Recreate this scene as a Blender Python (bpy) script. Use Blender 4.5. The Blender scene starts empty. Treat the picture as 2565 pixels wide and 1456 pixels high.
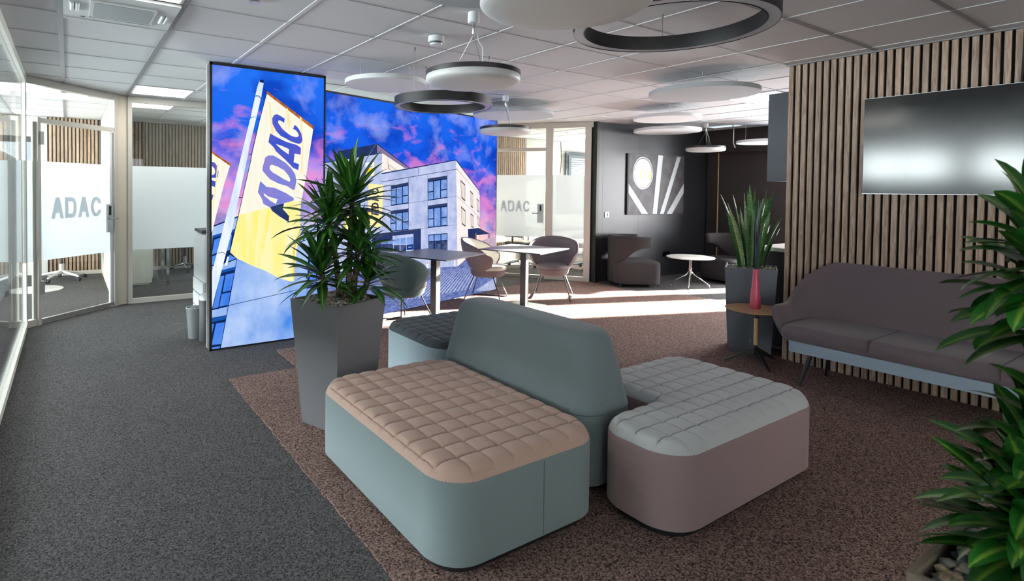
import bpy, bmesh, math, random
import numpy as np
from mathutils import Vector, Matrix
random.seed(7)
# ------------------------------------------------------------------ light settings
EXPO = 0.12
SKY = 1.0
SUN = 190.0
PANEL = 12.0
AREAS = [
 ('daylight_east', (10.7, 3.4, 1.45), (-1, 0, 0), 3.0, 2.2, 1150, (.98, .98, 1)),
 ('daylight_west', (-5.75, 6.9, 1.6), (1, 0, -.05), 8.6, 1.8, 1650, (.94, .97, 1)),
 ('daylight_north_west', (-1.4, 11.8, 1.5), (0, -1, 0), 1.8, 1.5, 160, (.90, .95, 1)),
 ('office_fill_north', (4.2, 11.8, 1.6), (0, -1, 0), 1.9, 1.5, 420, (.93, .97, 1)),  # added fill lamp, brightens the office right of the cream pillar
 ('daylight_middle_office', (11.9, 8.0, 1.6), (-1, 0, 0), 1.9, 1.6, 220, (.97, .98, 1)),
 ('daylight_south', (1.9, -3.4, 1.6), (0, 1, 0), 4.2, 1.6, 40, (.97, .97, 1)),
]
scene = bpy.context.scene
COL = scene.collection
# ------------------------------------------------------------------ camera
W, HH = 2565.0, 1456.0
FPX, PCX, PCY = 1402.641, 1087.197, 507.952
R_ = Vector((0.83771, -0.54606, 0.01075)); F_ = Vector((0.54582, 0.83756, -0.02410))
R_.normalize(); F_ = (F_ - R_ * F_.dot(R_)).normalized(); U_ = R_.cross(F_)
cd = bpy.data.cameras.new('camera'); cam = bpy.data.objects.new('camera', cd); COL.objects.link(cam)
cd.sensor_fit = 'HORIZONTAL'; cd.sensor_width = 36.0; cd.lens = FPX * 36.0 / W
cd.shift_x = (W / 2 - PCX) / W; cd.shift_y = (PCY - HH / 2) / W
cd.clip_start = 0.05; cd.clip_end = 200
cd.dof.use_dof = True; cd.dof.focus_distance = 3.6; cd.dof.aperture_fstop = 5.6
m = Matrix.Identity(4)
for i in range(3):
    m[i][0] = R_[i]; m[i][1] = U_[i]; m[i][2] = -F_[i]
m[2][3] = 1.5
cam.matrix_world = m
scene.camera = cam
# ------------------------------------------------------------------ view
vs = scene.view_settings
scene.display_settings.display_device = 'sRGB'
vs.view_transform = 'Standard'; vs.look = 'None'; vs.gamma = 1; vs.use_curve_mapping = False
vs.exposure = EXPO
scene.cycles.use_denoising = True
scene.cycles.max_bounces = 10; scene.cycles.diffuse_bounces = 5; scene.cycles.glossy_bounces = 4
scene.cycles.transparent_max_bounces = 24; scene.cycles.transmission_bounces = 6
scene.cycles.caustics_reflective = False; scene.cycles.caustics_refractive = False
scene.cycles.sample_clamp_indirect = 6
# ------------------------------------------------------------------ world and sun
wd = bpy.data.worlds.new('world'); scene.world = wd; wd.use_nodes = True
bg = wd.node_tree.nodes['Background']; bg.inputs[0].default_value = (0.75, 0.87, 1.0, 1); bg.inputs[1].default_value = SKY
sl = bpy.data.lights.new('sun', 'SUN'); so = bpy.data.objects.new('sun', sl); COL.objects.link(so)
sl.energy = SUN; sl.angle = math.radians(1.6); sl.color = (1.0, 0.93, 0.84)
sd = Vector((-0.94, 0.34, -0.235)); so.rotation_euler = sd.to_track_quat('-Z', 'Y').to_euler(); so.location = (14, 0, 5)

def area(name, loc, d, sx, sy, e, col):
    l = bpy.data.lights.new(name, 'AREA'); l.shape = 'RECTANGLE'; l.size = sx; l.size_y = sy; l.energy = e; l.color = col
    o = bpy.data.objects.new(name, l); COL.objects.link(o); o.location = loc
    o.rotation_euler = Vector(d).to_track_quat('-Z', 'Y').to_euler(); return o
CH = 2.633
for a in AREAS: area(*a)

# ------------------------------------------------------------------ materials
def srgb(r, g, b):
    f = lambda c: ((c / 255) / 12.92) if c / 255 <= .04045 else ((c / 255 + .055) / 1.055) ** 2.4
    return (f(r), f(g), f(b), 1)
MATS = {}
def nt(name):
    mt = bpy.data.materials.new(name); mt.use_nodes = True; t = mt.node_tree; MATS[name] = mt
    return mt, t, t.nodes['Principled BSDF'], t.nodes['Material Output']
def N(t, typ, **kw):
    n = t.nodes.new(typ)
    for k, v in kw.items():
        if k in n.inputs: n.inputs[k].default_value = v
        else: setattr(n, k, v)
    return n
def mat(name, c, rough=.6, metal=0, noise=0, nscale=200, bump=0, bscale=None, coords='Object', spec=.5, detail=3, sheen=0, c2=None, stretch=None):
    """plain procedural material: base colour varied by noise, optional bump"""
    mt, t, p, o = nt(name)
    p.inputs['Roughness'].default_value = rough; p.inputs['Metallic'].default_value = metal
    p.inputs['Specular IOR Level'].default_value = spec
    if sheen: p.inputs['Sheen Weight'].default_value = sheen
    col = srgb(*c)
    p.inputs['Base Color'].default_value = col
    tc = t.nodes.new('ShaderNodeTexCoord'); src = tc.outputs[coords]
    if stretch:
        mp = t.nodes.new('ShaderNodeMapping'); mp.inputs['Scale'].default_value = stretch
        t.links.new(src, mp.inputs[0]); src = mp.outputs[0]
    if noise or c2:
        nz = N(t, 'ShaderNodeTexNoise', Scale=nscale, Detail=detail); t.links.new(src, nz.inputs['Vector'])
        cr = t.nodes.new('ShaderNodeValToRGB'); t.links.new(nz.outputs['Fac'], cr.inputs[0])
        if c2: a, b = srgb(*c2), col
        else:
            a = tuple(x * (1 - noise) for x in col[:3]) + (1,); b = tuple(min(1, x * (1 + noise)) for x in col[:3]) + (1,)
        cr.color_ramp.elements[0].color = a; cr.color_ramp.elements[1].color = b
        cr.color_ramp.elements[0].position = .32; cr.color_ramp.elements[1].position = .68
        t.links.new(cr.outputs[0], p.inputs['Base Color'])
    if bump:
        nb = N(t, 'ShaderNodeTexNoise', Scale=bscale or nscale, Detail=2); t.links.new(src, nb.inputs['Vector'])
        bn = N(t, 'ShaderNodeBump', Strength=bump, Distance=.004); t.links.new(nb.outputs['Fac'], bn.inputs['Height'])
        t.links.new(bn.outputs[0], p.inputs['Normal'])
    return mt
def carpet(name, dark, light, scale, strength, dist):
    mt, t, p, o = nt(name); p.inputs['Roughness'].default_value = .95; p.inputs['Specular IOR Level'].default_value = .1
    tc = t.nodes.new('ShaderNodeTexCoord')
    v = N(t, 'ShaderNodeTexVoronoi', Scale=scale); nz = N(t, 'ShaderNodeTexNoise', Scale=scale * .6, Detail=5, Roughness=.7)
    n2 = N(t, 'ShaderNodeTexNoise', Scale=1.3, Detail=3)
    for n in (v, nz, n2): t.links.new(tc.outputs['Object'], n.inputs['Vector'])
    mx = N(t, 'ShaderNodeMath', operation='ADD'); sp = t.nodes.new('ShaderNodeSeparateColor')
    t.links.new(v.outputs['Color'], sp.inputs[0])
    m1 = N(t, 'ShaderNodeMath', operation='MULTIPLY'); m1.inputs[1].default_value = .45; t.links.new(sp.outputs[0], m1.inputs[0])
    m2 = N(t, 'ShaderNodeMath', operation='MULTIPLY_ADD'); m2.inputs[1].default_value = 1.0; m2.inputs[2].default_value = -.2; t.links.new(nz.outputs['Fac'], m2.inputs[0])
    t.links.new(m1.outputs[0], mx.inputs[0]); t.links.new(m2.outputs[0], mx.inputs[1])
    cr = t.nodes.new('ShaderNodeValToRGB'); cr.color_ramp.elements[0].position = .25; cr.color_ramp.elements[1].position = .85
    cr.color_ramp.elements[0].color = srgb(*dark); cr.color_ramp.elements[1].color = srgb(*light)
    t.links.new(mx.outputs[0], cr.inputs[0])
    hs = N(t, 'ShaderNodeHueSaturation'); mr = N(t, 'ShaderNodeMapRange'); mr.inputs['To Min'].default_value = .88; mr.inputs['To Max'].default_value = 1.12
    t.links.new(n2.outputs['Fac'], mr.inputs[0]); t.links.new(mr.outputs[0], hs.inputs['Value']); t.links.new(cr.outputs[0], hs.inputs['Color'])
    t.links.new(hs.outputs[0], p.inputs['Base Color'])
    bn = N(t, 'ShaderNodeBump', Strength=strength, Distance=dist); t.links.new(mx.outputs[0], bn.inputs['Height']); t.links.new(bn.outputs[0], p.inputs['Normal'])
    return mt
def emis(name, c, s=.95, c2=None, scale=3.0, stretch=(1, 1, 1), lo=.35, hi=.65, detail=4):
    mt, t, p, o = nt(name); t.nodes.remove(p)
    e = N(t, 'ShaderNodeEmission'); e.inputs['Strength'].default_value = s; e.inputs['Color'].default_value = srgb(*c)
    t.links.new(e.outputs[0], o.inputs['Surface'])
    if c2:
        tc = t.nodes.new('ShaderNodeTexCoord'); mp = t.nodes.new('ShaderNodeMapping'); mp.inputs['Scale'].default_value = stretch
        nz = N(t, 'ShaderNodeTexNoise', Scale=scale, Detail=detail, Roughness=.6)
        t.links.new(tc.outputs['Object'], mp.inputs[0]); t.links.new(mp.outputs[0], nz.inputs['Vector'])
        cr = t.nodes.new('ShaderNodeValToRGB'); cr.color_ramp.elements[0].position = lo; cr.color_ramp.elements[1].position = hi
        cr.color_ramp.elements[0].color = srgb(*c); cr.color_ramp.elements[1].color = srgb(*c2)
        t.links.new(nz.outputs['Fac'], cr.inputs[0]); t.links.new(cr.outputs[0], e.inputs[0])
    return mt
def sky_print(name, bands, zmax, seed):
    """printed evening sky: colour bands by height, with noise-shaped white and pink clouds (object coords x,z)"""
    mt, t, p, o = nt(name); t.nodes.remove(p)
    tc = t.nodes.new('ShaderNodeTexCoord'); sx = t.nodes.new('ShaderNodeSeparateXYZ'); t.links.new(tc.outputs['Object'], sx.inputs[0])
    def noise(sc, st, off, det=6, rough=.6, dist=.4):
        mp = t.nodes.new('ShaderNodeMapping'); mp.inputs['Scale'].default_value = st; mp.inputs['Location'].default_value = off
        n = N(t, 'ShaderNodeTexNoise', Scale=sc, Detail=det, Roughness=rough, Distortion=dist)
        t.links.new(tc.outputs['Object'], mp.inputs[0]); t.links.new(mp.outputs[0], n.inputs['Vector']); return n.outputs['Fac']
    nA = noise(1.6, (1, 1, 1.6), (seed, 0, 0))
    h = N(t, 'ShaderNodeMath', operation='DIVIDE'); t.links.new(sx.outputs['Z'], h.inputs[0]); h.inputs[1].default_value = zmax
    hn = N(t, 'ShaderNodeMath', operation='MULTIPLY_ADD'); t.links.new(nA, hn.inputs[0]); hn.inputs[1].default_value = .3; t.links.new(h.outputs[0], hn.inputs[2])
    hs = N(t, 'ShaderNodeMath', operation='SUBTRACT'); t.links.new(hn.outputs[0], hs.inputs[0]); hs.inputs[1].default_value = .15
    cr = t.nodes.new('ShaderNodeValToRGB'); el = cr.color_ramp.elements
    while len(el) > 1: el.remove(el[-1])
    el[0].position = bands[0][0]; el[0].color = srgb(*bands[0][1])
    for pos, c in bands[1:]:
        e_ = el.new(pos); e_.color = srgb(*c)
    t.links.new(hs.outputs[0], cr.inputs[0])
    def layer(base, fac, lo, hi, c, amount):
        r = t.nodes.new('ShaderNodeMapRange'); r.inputs['From Min'].default_value = lo; r.inputs['From Max'].default_value = hi; r.inputs['To Max'].default_value = amount
        t.links.new(fac, r.inputs[0]); mx = t.nodes.new('ShaderNodeMix'); mx.data_type = 'RGBA'
        t.links.new(r.outputs[0], mx.inputs[0]); t.links.new(base, mx.inputs[6]); mx.inputs[7].default_value = srgb(*c); return mx.outputs[2]
    c = layer(cr.outputs[0], noise(1.9, (1, 1, 1.2), (seed + 5, 0, 2), 4, .5, .2), .46, .64, (6, 50, 178), .75)
    c = layer(c, noise(1.8, (1.0, 1, 1.1), (seed + 9, 0, 1), 5, .55, .3), .52, .70, (150, 170, 248), .85)
    pk = t.nodes.new('ShaderNodeMapRange'); pk.inputs['From Min'].default_value = .95; pk.inputs['From Max'].default_value = .62; pk.inputs['To Min'].default_value = .0; pk.inputs['To Max'].default_value = .16
    t.links.new(h.outputs[0], pk.inputs[0]); pn = N(t, 'ShaderNodeMath', operation='ADD'); t.links.new(noise(2.6, (1.0, 1, 2.1), (seed + 2, 0, 4), 5, .55, .5), pn.inputs[0]); t.links.new(pk.outputs[0], pn.inputs[1])
    c = layer(c, pn.outputs[0], .60, .78, (245, 140, 200), .62)
    e = N(t, 'ShaderNodeEmission'); e.inputs['Strength'].default_value = .95
    t.links.new(c, e.inputs[0]); t.links.new(e.outputs[0], o.inputs['Surface']); return mt
def schlick(t, f0):
    lw = N(t, 'ShaderNodeLayerWeight'); lw.inputs['Blend'].default_value = .5
    p5 = N(t, 'ShaderNodeMath', operation='POWER'); p5.inputs[1].default_value = 5; t.links.new(lw.outputs['Facing'], p5.inputs[0])
    ma = N(t, 'ShaderNodeMath', operation='MULTIPLY_ADD'); ma.inputs[1].default_value = .8 * (1 - f0); ma.inputs[2].default_value = f0; t.links.new(p5.outputs[0], ma.inputs[0]); return ma.outputs[0]
def glass(name, tint=(.93, .97, .96), gl=.10):
    mt, t, p, o = nt(name); t.nodes.remove(p)
    tr = N(t, 'ShaderNodeBsdfTransparent'); tr.inputs[0].default_value = tint + (1,)
    g = N(t, 'ShaderNodeBsdfGlossy'); g.inputs['Roughness'].default_value = .01
    mx = N(t, 'ShaderNodeMixShader'); t.links.new(schlick(t, .045), mx.inputs[0]); t.links.new(tr.outputs[0], mx.inputs[1]); t.links.new(g.outputs[0], mx.inputs[2]); t.links.new(mx.outputs[0], o.inputs['Surface'])
    return mt
def frosted(name, c=(.86, .91, .92), see=.12):
    mt, t, p, o = nt(name); t.nodes.remove(p)
    tl = N(t, 'ShaderNodeBsdfTranslucent'); tl.inputs[0].default_value = c + (1,)
    df = N(t, 'ShaderNodeBsdfDiffuse'); df.inputs[0].default_value = c + (1,)
    tr = N(t, 'ShaderNodeBsdfTransparent'); tr.inputs[0].default_value = (.9, .95, .95, 1)
    a = N(t, 'ShaderNodeMixShader'); a.inputs[0].default_value = .35; t.links.new(tl.outputs[0], a.inputs[1]); t.links.new(df.outputs[0], a.inputs[2])
    b = N(t, 'ShaderNodeMixShader'); b.inputs[0].default_value = see; t.links.new(a.outputs[0], b.inputs[1]); t.links.new(tr.outputs[0], b.inputs[2])
    g = N(t, 'ShaderNodeBsdfGlossy'); g.inputs['Roughness'].default_value = .05
    d = N(t, 'ShaderNodeMixShader'); t.links.new(schlick(t, .03), d.inputs[0]); t.links.new(b.outputs[0], d.inputs[1]); t.links.new(g.outputs[0], d.inputs[2])
    t.links.new(d.outputs[0], o.inputs['Surface']); return mt
def slat_wood(name, c1, c2, pitch, axis='Y'):
    mt, t, p, o = nt(name); p.inputs['Roughness'].default_value = .6
    tc = t.nodes.new('ShaderNodeTexCoord'); mp = t.nodes.new('ShaderNodeMapping'); mp.inputs['Scale'].default_value = (14, 14, 1.3)
    sx = t.nodes.new('ShaderNodeSeparateXYZ'); t.links.new(tc.outputs['Object'], sx.inputs[0])
    dv = N(t, 'ShaderNodeMath', operation='DIVIDE'); dv.inputs[1].default_value = pitch; t.links.new(sx.outputs[axis], dv.inputs[0])
    fl = N(t, 'ShaderNodeMath', operation='FLOOR'); t.links.new(dv.outputs[0], fl.inputs[0])
    wn = N(t, 'ShaderNodeTexWhiteNoise', noise_dimensions='1D'); t.links.new(fl.outputs[0], wn.inputs['W'])
    cb = t.nodes.new('ShaderNodeCombineXYZ'); s5 = N(t, 'ShaderNodeMath', operation='MULTIPLY'); s5.inputs[1].default_value = 9; t.links.new(wn.outputs['Value'], s5.inputs[0]); t.links.new(s5.outputs[0], cb.inputs[2])
    ad = N(t, 'ShaderNodeVectorMath', operation='ADD'); t.links.new(tc.outputs['Object'], ad.inputs[0]); t.links.new(cb.outputs[0], ad.inputs[1]); t.links.new(ad.outputs[0], mp.inputs[0])
    nz = N(t, 'ShaderNodeTexNoise', Scale=3.5, Detail=8, Roughness=.65, Distortion=.9); t.links.new(mp.outputs[0], nz.inputs['Vector'])
    cr = t.nodes.new('ShaderNodeValToRGB'); cr.color_ramp.elements[0].position = .36; cr.color_ramp.elements[1].position = .6
    cr.color_ramp.elements[0].color = srgb(*c1); cr.color_ramp.elements[1].color = srgb(*c2); t.links.new(nz.outputs['Fac'], cr.inputs[0])
    hs = N(t, 'ShaderNodeHueSaturation'); mr = N(t, 'ShaderNodeMapRange'); mr.inputs['To Min'].default_value = .82; mr.inputs['To Max'].default_value = 1.12
    t.links.new(wn.outputs['Value'], mr.inputs[0]); t.links.new(mr.outputs[0], hs.inputs['Value']); t.links.new(cr.outputs[0], hs.inputs['Color']); t.links.new(hs.outputs[0], p.inputs['Base Color'])
    return mt
def leafmat(name, edge, mid, rough=.35):
    mt, t, p, o = nt(name); p.inputs['Roughness'].default_value = rough
    uv = t.nodes.new('ShaderNodeUVMap'); uv.uv_map = 'UVMap'; sx = t.nodes.new('ShaderNodeSeparateXYZ'); t.links.new(uv.outputs[0], sx.inputs[0])
    cr = t.nodes.new('ShaderNodeValToRGB'); e = cr.color_ramp.elements
    e[0].position = .0; e[0].color = srgb(*edge); e[1].position = 1; e[1].color = srgb(*edge)
    a = e.new(.34); a.color = srgb(*edge); b = e.new(.5); b.color = srgb(*mid); c = e.new(.66); c.color = srgb(*edge)
    t.links.new(sx.outputs['X'], cr.inputs[0])
    hs = N(t, 'ShaderNodeHueSaturation'); mr = N(t, 'ShaderNodeMapRange'); mr.inputs['To Min'].default_value = .6; mr.inputs['To Max'].default_value = 1.5
    fr = N(t, 'ShaderNodeMath', operation='FLOOR'); t.links.new(sx.outputs['Y'], fr.inputs[0]); wn = N(t, 'ShaderNodeTexWhiteNoise', noise_dimensions='1D'); t.links.new(fr.outputs[0], wn.inputs['W'])
    t.links.new(wn.outputs['Value'], mr.inputs[0]); t.links.new(mr.outputs[0], hs.inputs['Value']); t.links.new(cr.outputs[0], hs.inputs['Color']); t.links.new(hs.outputs[0], p.inputs['Base Color'])
    return mt

mat('black', (14, 14, 16), .5); mat('alu', (178, 178, 176), .35, .8); mat('frame', (196, 192, 184), .4, .0, spec=.4)
mat('wallwhite', (214, 212, 206), .8, noise=.03, nscale=40); mat('pillar', (214, 205, 190), .7)
mat('tile', (198, 198, 200), .9, noise=.06, nscale=350, bump=.25, bscale=420); mat('tbar', (196, 196, 198), .7)
mat('tbar_dark', (130, 130, 133), .5)
carpet('grey_carpet', (40, 38, 40), (114, 112, 112), 170, .9, .006)
carpet('brown_rug', (46, 34, 33), (176, 146, 136), 150, 1.0, .012)
mat('darkwall', (44, 46, 51), .42, spec=.5, noise=.04, nscale=6); mat('brownwall', (45, 38, 38), .9, noise=.25, nscale=120, bump=.3)
mat('cabinet_dark', (62, 66, 76), .45, noise=.06, nscale=300); mat('counter_white', (225, 224, 216), .35)
mat('metal_panel_frame', (192, 192, 186), .35, .2); mat('black_gloss', (8, 8, 9), .2)
slat_wood('slat_oak', (138, 112, 96), (184, 162, 144), .0548, 'Y'); slat_wood('slat_oak_x', (132, 104, 84), (176, 150, 126), .0548, 'X')
mat('seam_dark', (58, 50, 54), .9); mat('cabinet_black', (30, 28, 30), .6)
mat('felt_black', (10, 10, 12), .95)
mat('teal_fabric', (112, 125, 128), .9, noise=.10, nscale=500, bump=.2, sheen=.2); mat('pink_fabric', (182, 152, 138), .9, noise=.08, nscale=500, bump=.2, sheen=.2)
mat('mauve_fabric', (138, 116, 116), .9, noise=.10, nscale=500, bump=.2, sheen=.2); mat('pale_fabric', (182, 184, 184), .9, noise=.06, nscale=500, bump=.2, sheen=.2)
mat('charcoal_fabric', (74, 82, 86), .9, noise=.12, nscale=500, bump=.2); mat('light_side_fabric', (160, 176, 184), .9, noise=.06, nscale=500, bump=.15)
mat('back_fabric', (108, 120, 124), .9, noise=.10, nscale=500, bump=.2, sheen=.2)
mat('sofa_fabric', (94, 82, 88), .92, noise=.16, nscale=600, bump=.25, sheen=.2); mat('sofa_band', (140, 156, 172), .9, noise=.08, nscale=500, bump=.2)
mat('chair_teal', (82, 98, 98), .9, noise=.08, nscale=500, bump=.15); mat('chair_taupe', (106, 99, 103), .9, noise=.08, nscale=500, bump=.15); mat('chair_pale', (188, 186, 178), .9, noise=.06, nscale=500, bump=.15)
mat('chair_inner_dark', (62, 58, 60), .9, noise=.1, nscale=500, bump=.15)
mat('lounge_fabric', (46, 42, 44), .85, noise=.12, nscale=400, bump=.15); mat('chrome', (205, 205, 205), .12, 1.0); mat('wire', (150, 150, 150), .3, .9); mat('gunmetal', (70, 72, 76), .3, .8)
mat('tabletop_grey', (128, 128, 136), .4); mat('table_edge', (180, 182, 186), .4); mat('table_dark', (44, 44, 46), .45); mat('base_plate', (120, 130, 124), .35, .6)
mat('wood_top', (176, 142, 106), .45, noise=.14, nscale=14, stretch=(1, 9, 1), detail=6); mat('wood_leg', (205, 170, 128), .5, noise=.06, nscale=40)
mat('planter_grey', (96, 95, 98), .5, noise=.12, nscale=420, bump=.1); mat('planter_blue', (88, 94, 104), .5, noise=.12, nscale=420, bump=.1)
mat('planter_tan', (120, 108, 96), .5, noise=.1, nscale=420)
mat('pebble', (158, 156, 148), .7, noise=.45, nscale=18, coords='Object', detail=1); mat('pebble_dark', (92, 98, 106), .7, noise=.4, nscale=20, detail=1); mat('pebble_warm', (190, 172, 140), .7, noise=.4, nscale=20, detail=1)
mat('bark', (128, 110, 88), .9, c2=(58, 62, 42), nscale=60, bump=.5, bscale=80)
leafmat('dracaena_leaf', (34, 84, 32), (112, 150, 56), .3); leafmat('broad_leaf', (30, 84, 28), (110, 140, 52), .3); 
mat('snake_leaf', (36, 84, 40), .4, c2=(104, 148, 84), nscale=30, stretch=(.6, .6, 4.5), detail=4)
mat('pink_glass', (196, 72, 98), .35, noise=.12, nscale=200, spec=.6); mat('dark_stem', (38, 48, 66), .25)
mat('indicator_white', (225, 225, 220), .4); mat('indicator_red', (215, 40, 30), .4)
mat('lamp_white', (196, 196, 194), .45); mat('lamp_black', (42, 38, 42), .4); mat('disc_white', (214, 216, 218), .95, noise=.03, nscale=300); mat('disc_grey', (176, 180, 184), .95, noise=.06, nscale=200)
mat('ring_black', (20, 20, 23), .5); mat('ring_lens', (170, 172, 180), .25); mat('plastic_white', (222, 224, 226), .4); mat('plastic_grey', (150, 156, 160), .45); mat('plastic_dark', (52, 56, 60), .5)
mat('chair_base_white', (214, 214, 212), .35); mat('caster', (36, 36, 38), .5); mat('paint_side', (12, 12, 12), .6)
mat('screen', (9, 10, 11), .13, spec=.7); mat('silver', (190, 192, 196), .3, .8)
mat('blind', (200, 206, 208), .6); mat('window_dark', (52, 54, 60), .5); mat('monitor', (24, 24, 26), .3); mat('desk_white', (224, 222, 216), .4)
glass('glass'); frosted('frost', (.90, .92, .94)); frosted('frost_letter', (.80, .84, .88), .12)
emis('panel_light', (255, 252, 244), PANEL); emis('pane_glow', (205, 214, 220), .8)
mat('ac_white', (205, 208, 208), .5); mat('ac_dark', (70, 74, 76), .6)
# prints
sky_print('sky1', [(0, (250, 244, 246)), (.46, (246, 236, 250)), (.58, (205, 160, 235)), (.68, (120, 110, 235)), (.78, (30, 100, 236)), (1, (36, 116, 245))], 2.6, 3)
sky_print('sky2', [(0, (255, 225, 200)), (.32, (255, 215, 210)), (.48, (190, 140, 225)), (.62, (90, 90, 220)), (.74, (26, 92, 232)), (1, (30, 104, 238))], 2.5, 11)
emis('concrete', (175, 200, 242), 1, (70, 135, 225), 2.2, (1, 1, .7), .42, .75); emis('concrete2', (196, 204, 236), 1, (150, 166, 214), 5, (1, 1, 1), .4, .7, 7)
emis('cream', (250, 240, 232)); emis('cream2', (248, 242, 240), 1, (240, 228, 226), 3); emis('sidewall', (140, 120, 160)); emis('navy', (16, 42, 92)); emis('navy2', (34, 48, 96), 1, (44, 60, 110), 4); emis('line', (40, 66, 120))
emis('lintel', (26, 84, 170)); emis('lintel2', (48, 62, 104)); emis('pane', (96, 150, 235), 1, (40, 110, 225), 2, (1, 1, 1)); emis('pane2', (150, 180, 236), 1, (96, 136, 210), 6); emis('pane3', (90, 110, 160), 1, (40, 48, 84), 12)
emis('pole', (244, 248, 255), 1, (205, 222, 255), 4, (3, 1, .5)); emis('flag', (240, 236, 220), 1, (252, 246, 226), 3, (5, 1, .6)); emis('yellow', (255, 236, 130), 1, (250, 242, 196), 2.2, (4, 1, .6)); emis('yfold', (255, 234, 118), 1, (254, 238, 160), 3, (5, 1, .6)); emis('yedge', (255, 206, 70)); emis('ffold', (250, 232, 176))
emis('hem', (206, 120, 50), 1, (150, 74, 30), 40); emis('letter', (50, 84, 196), 1, (92, 92, 200), 5); emis('letter2', (110, 128, 214), 1, (140, 130, 208), 5); emis('brown', (110, 84, 84)); emis('signblue', (20, 60, 140)); emis('white', (245, 248, 255)); emis('hill', (170, 150, 180), 1, (220, 190, 200), 3)
emis('pave', (74, 92, 158), 1, (128, 142, 196), 14, (1, 1, 4)); emis('pavelight', (162, 172, 212), 1, (190, 198, 226), 10); emis('yellow2', (250, 214, 40)); emis('flag2', (252, 236, 150), 1, (248, 240, 190), 5); emis('ink', (60, 60, 78))
mat('pwhite', (196, 202, 206), .6, noise=.03, nscale=60); mat('pdark', (58, 62, 66), .6); mat('pgrey', (170, 176, 180), .6); mat('pyel', (250, 200, 70), .6); mat('pyel2', (236, 226, 170), .6)
mat('canvas', (52, 48, 52), .6, c2=(86, 84, 88), nscale=5, detail=6)

# ------------------------------------------------------------------ mesh building
class MB:
    def __init__(s): s.v = []; s.f = []; s.m = []; s.uv = {}
    def add(s, vs_, fs, mi=0):
        b = len(s.v); s.v += [tuple(map(float, q)) for q in vs_]
        for f in fs: s.f.append([b + i for i in f]); s.m.append(mi)
    def box(s, x0, x1, y0, y1, z0, z1, mi=0, M=None):
        vs_ = [(x, y, z) for z in (z0, z1) for y in (y0, y1) for x in (x0, x1)]
        if M: vs_ = [M @ Vector(q) for q in vs_]
        s.add(vs_, [(0, 2, 3, 1), (4, 5, 7, 6), (0, 1, 5, 4), (2, 6, 7, 3), (0, 4, 6, 2), (1, 3, 7, 5)], mi); return s
    def wallbox(s, a, b, s0, s1, z0, z1, t0, t1, mi=0):
        """box along the line a->b (from s0 to s1 metres), thickness range t0..t1 on its left side"""
        d = (Vector(b) - Vector(a)).normalized(); n = Vector((-d.y, d.x)); A = Vector(a)
        P = lambda u, t, z: (A.x + d.x * u + n.x * t, A.y + d.y * u + n.y * t, z)
        vs_ = [P(u, t, z) for z in (z0, z1) for t in (t0, t1) for u in (s0, s1)]
        s.add(vs_, [(0, 2, 3, 1), (4, 5, 7, 6), (0, 1, 5, 4), (2, 6, 7, 3), (0, 4, 6, 2), (1, 3, 7, 5)], mi); return s
    def loft(s, rings, mi=0, cap0=True, cap1=True, mi_cap=None):
        n = len(rings[0]); b = len(s.v)
        for r in rings: s.v += [tuple(map(float, q)) for q in r]
        for k in range(len(rings) - 1):
            for i in range(n):
                j = (i + 1) % n; s.f.append([b + k * n + i, b + k * n + j, b + (k + 1) * n + j, b + (k + 1) * n + i]); s.m.append(mi)
        if cap0: s.f.append([b + i for i in range(n)][::-1]); s.m.append(mi)
        if cap1: s.f.append([b + (len(rings) - 1) * n + i for i in range(n)]); s.m.append(mi if mi_cap is None else mi_cap)
        return s
    def prism(s, poly, z0, z1, mi=0): return s.loft([[(x, y, z0) for x, y in poly], [(x, y, z1) for x, y in poly]], mi)
    def cyl(s, c, r, z0, z1, n=24, mi=0, r2=None):
        r2 = r if r2 is None else r2
        return s.loft([[(c[0] + rr * math.cos(2 * math.pi * i / n), c[1] + rr * math.sin(2 * math.pi * i / n), z) for i in range(n)] for rr, z in ((r, z0), (r2, z1))], mi)
    def lathe(s, prof, c=(0, 0), n=48, mi=0, cap=True):
        return s.loft([[(c[0] + r * math.cos(2 * math.pi * i / n), c[1] + r * math.sin(2 * math.pi * i / n), z) for i in range(n)] for r, z in prof], mi, cap, cap)
    def tube(s, pts, r, n=8, mi=0):
        pts = [Vector(p) for p in pts]; rings = []
        for i, p in enumerate(pts):
            d = (pts[min(i + 1, len(pts) - 1)] - pts[max(i - 1, 0)]).normalized()
            a = Vector((0, 0, 1)) if abs(d.z) < .95 else Vector((1, 0, 0)); u = d.cross(a).normalized(); w = u.cross(d)
            rr = r[i] if isinstance(r, (list, tuple)) else r
            rings.append([p + u * rr * math.cos(2 * math.pi * k / n) + w * rr * math.sin(2 * math.pi * k / n) for k in range(n)])
        return s.loft(rings, mi)
    def build(s, name, mats, parent=None, smooth=True, ang=35, loc=None, rotz=0):
        me = bpy.data.meshes.new(name); me.from_pydata(s.v, [], s.f); me.update()
        bm = bmesh.new(); bm.from_mesh(me); bmesh.ops.recalc_face_normals(bm, faces=bm.faces); bm.to_mesh(me); bm.free()
        for k in (mats if isinstance(mats, (list, tuple)) else [mats]): me.materials.append(MATS[k])
        me.polygons.foreach_set('material_index', s.m)
        me.polygons.foreach_set('use_smooth', [smooth] * len(s.f))
        if smooth: me.set_sharp_from_angle(angle=math.radians(ang))
        o = bpy.data.objects.new(name, me); COL.objects.link(o)
        if parent: o.parent = parent
        if loc: o.location = loc
        if rotz: o.rotation_euler = (0, 0, rotz)
        return o
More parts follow.
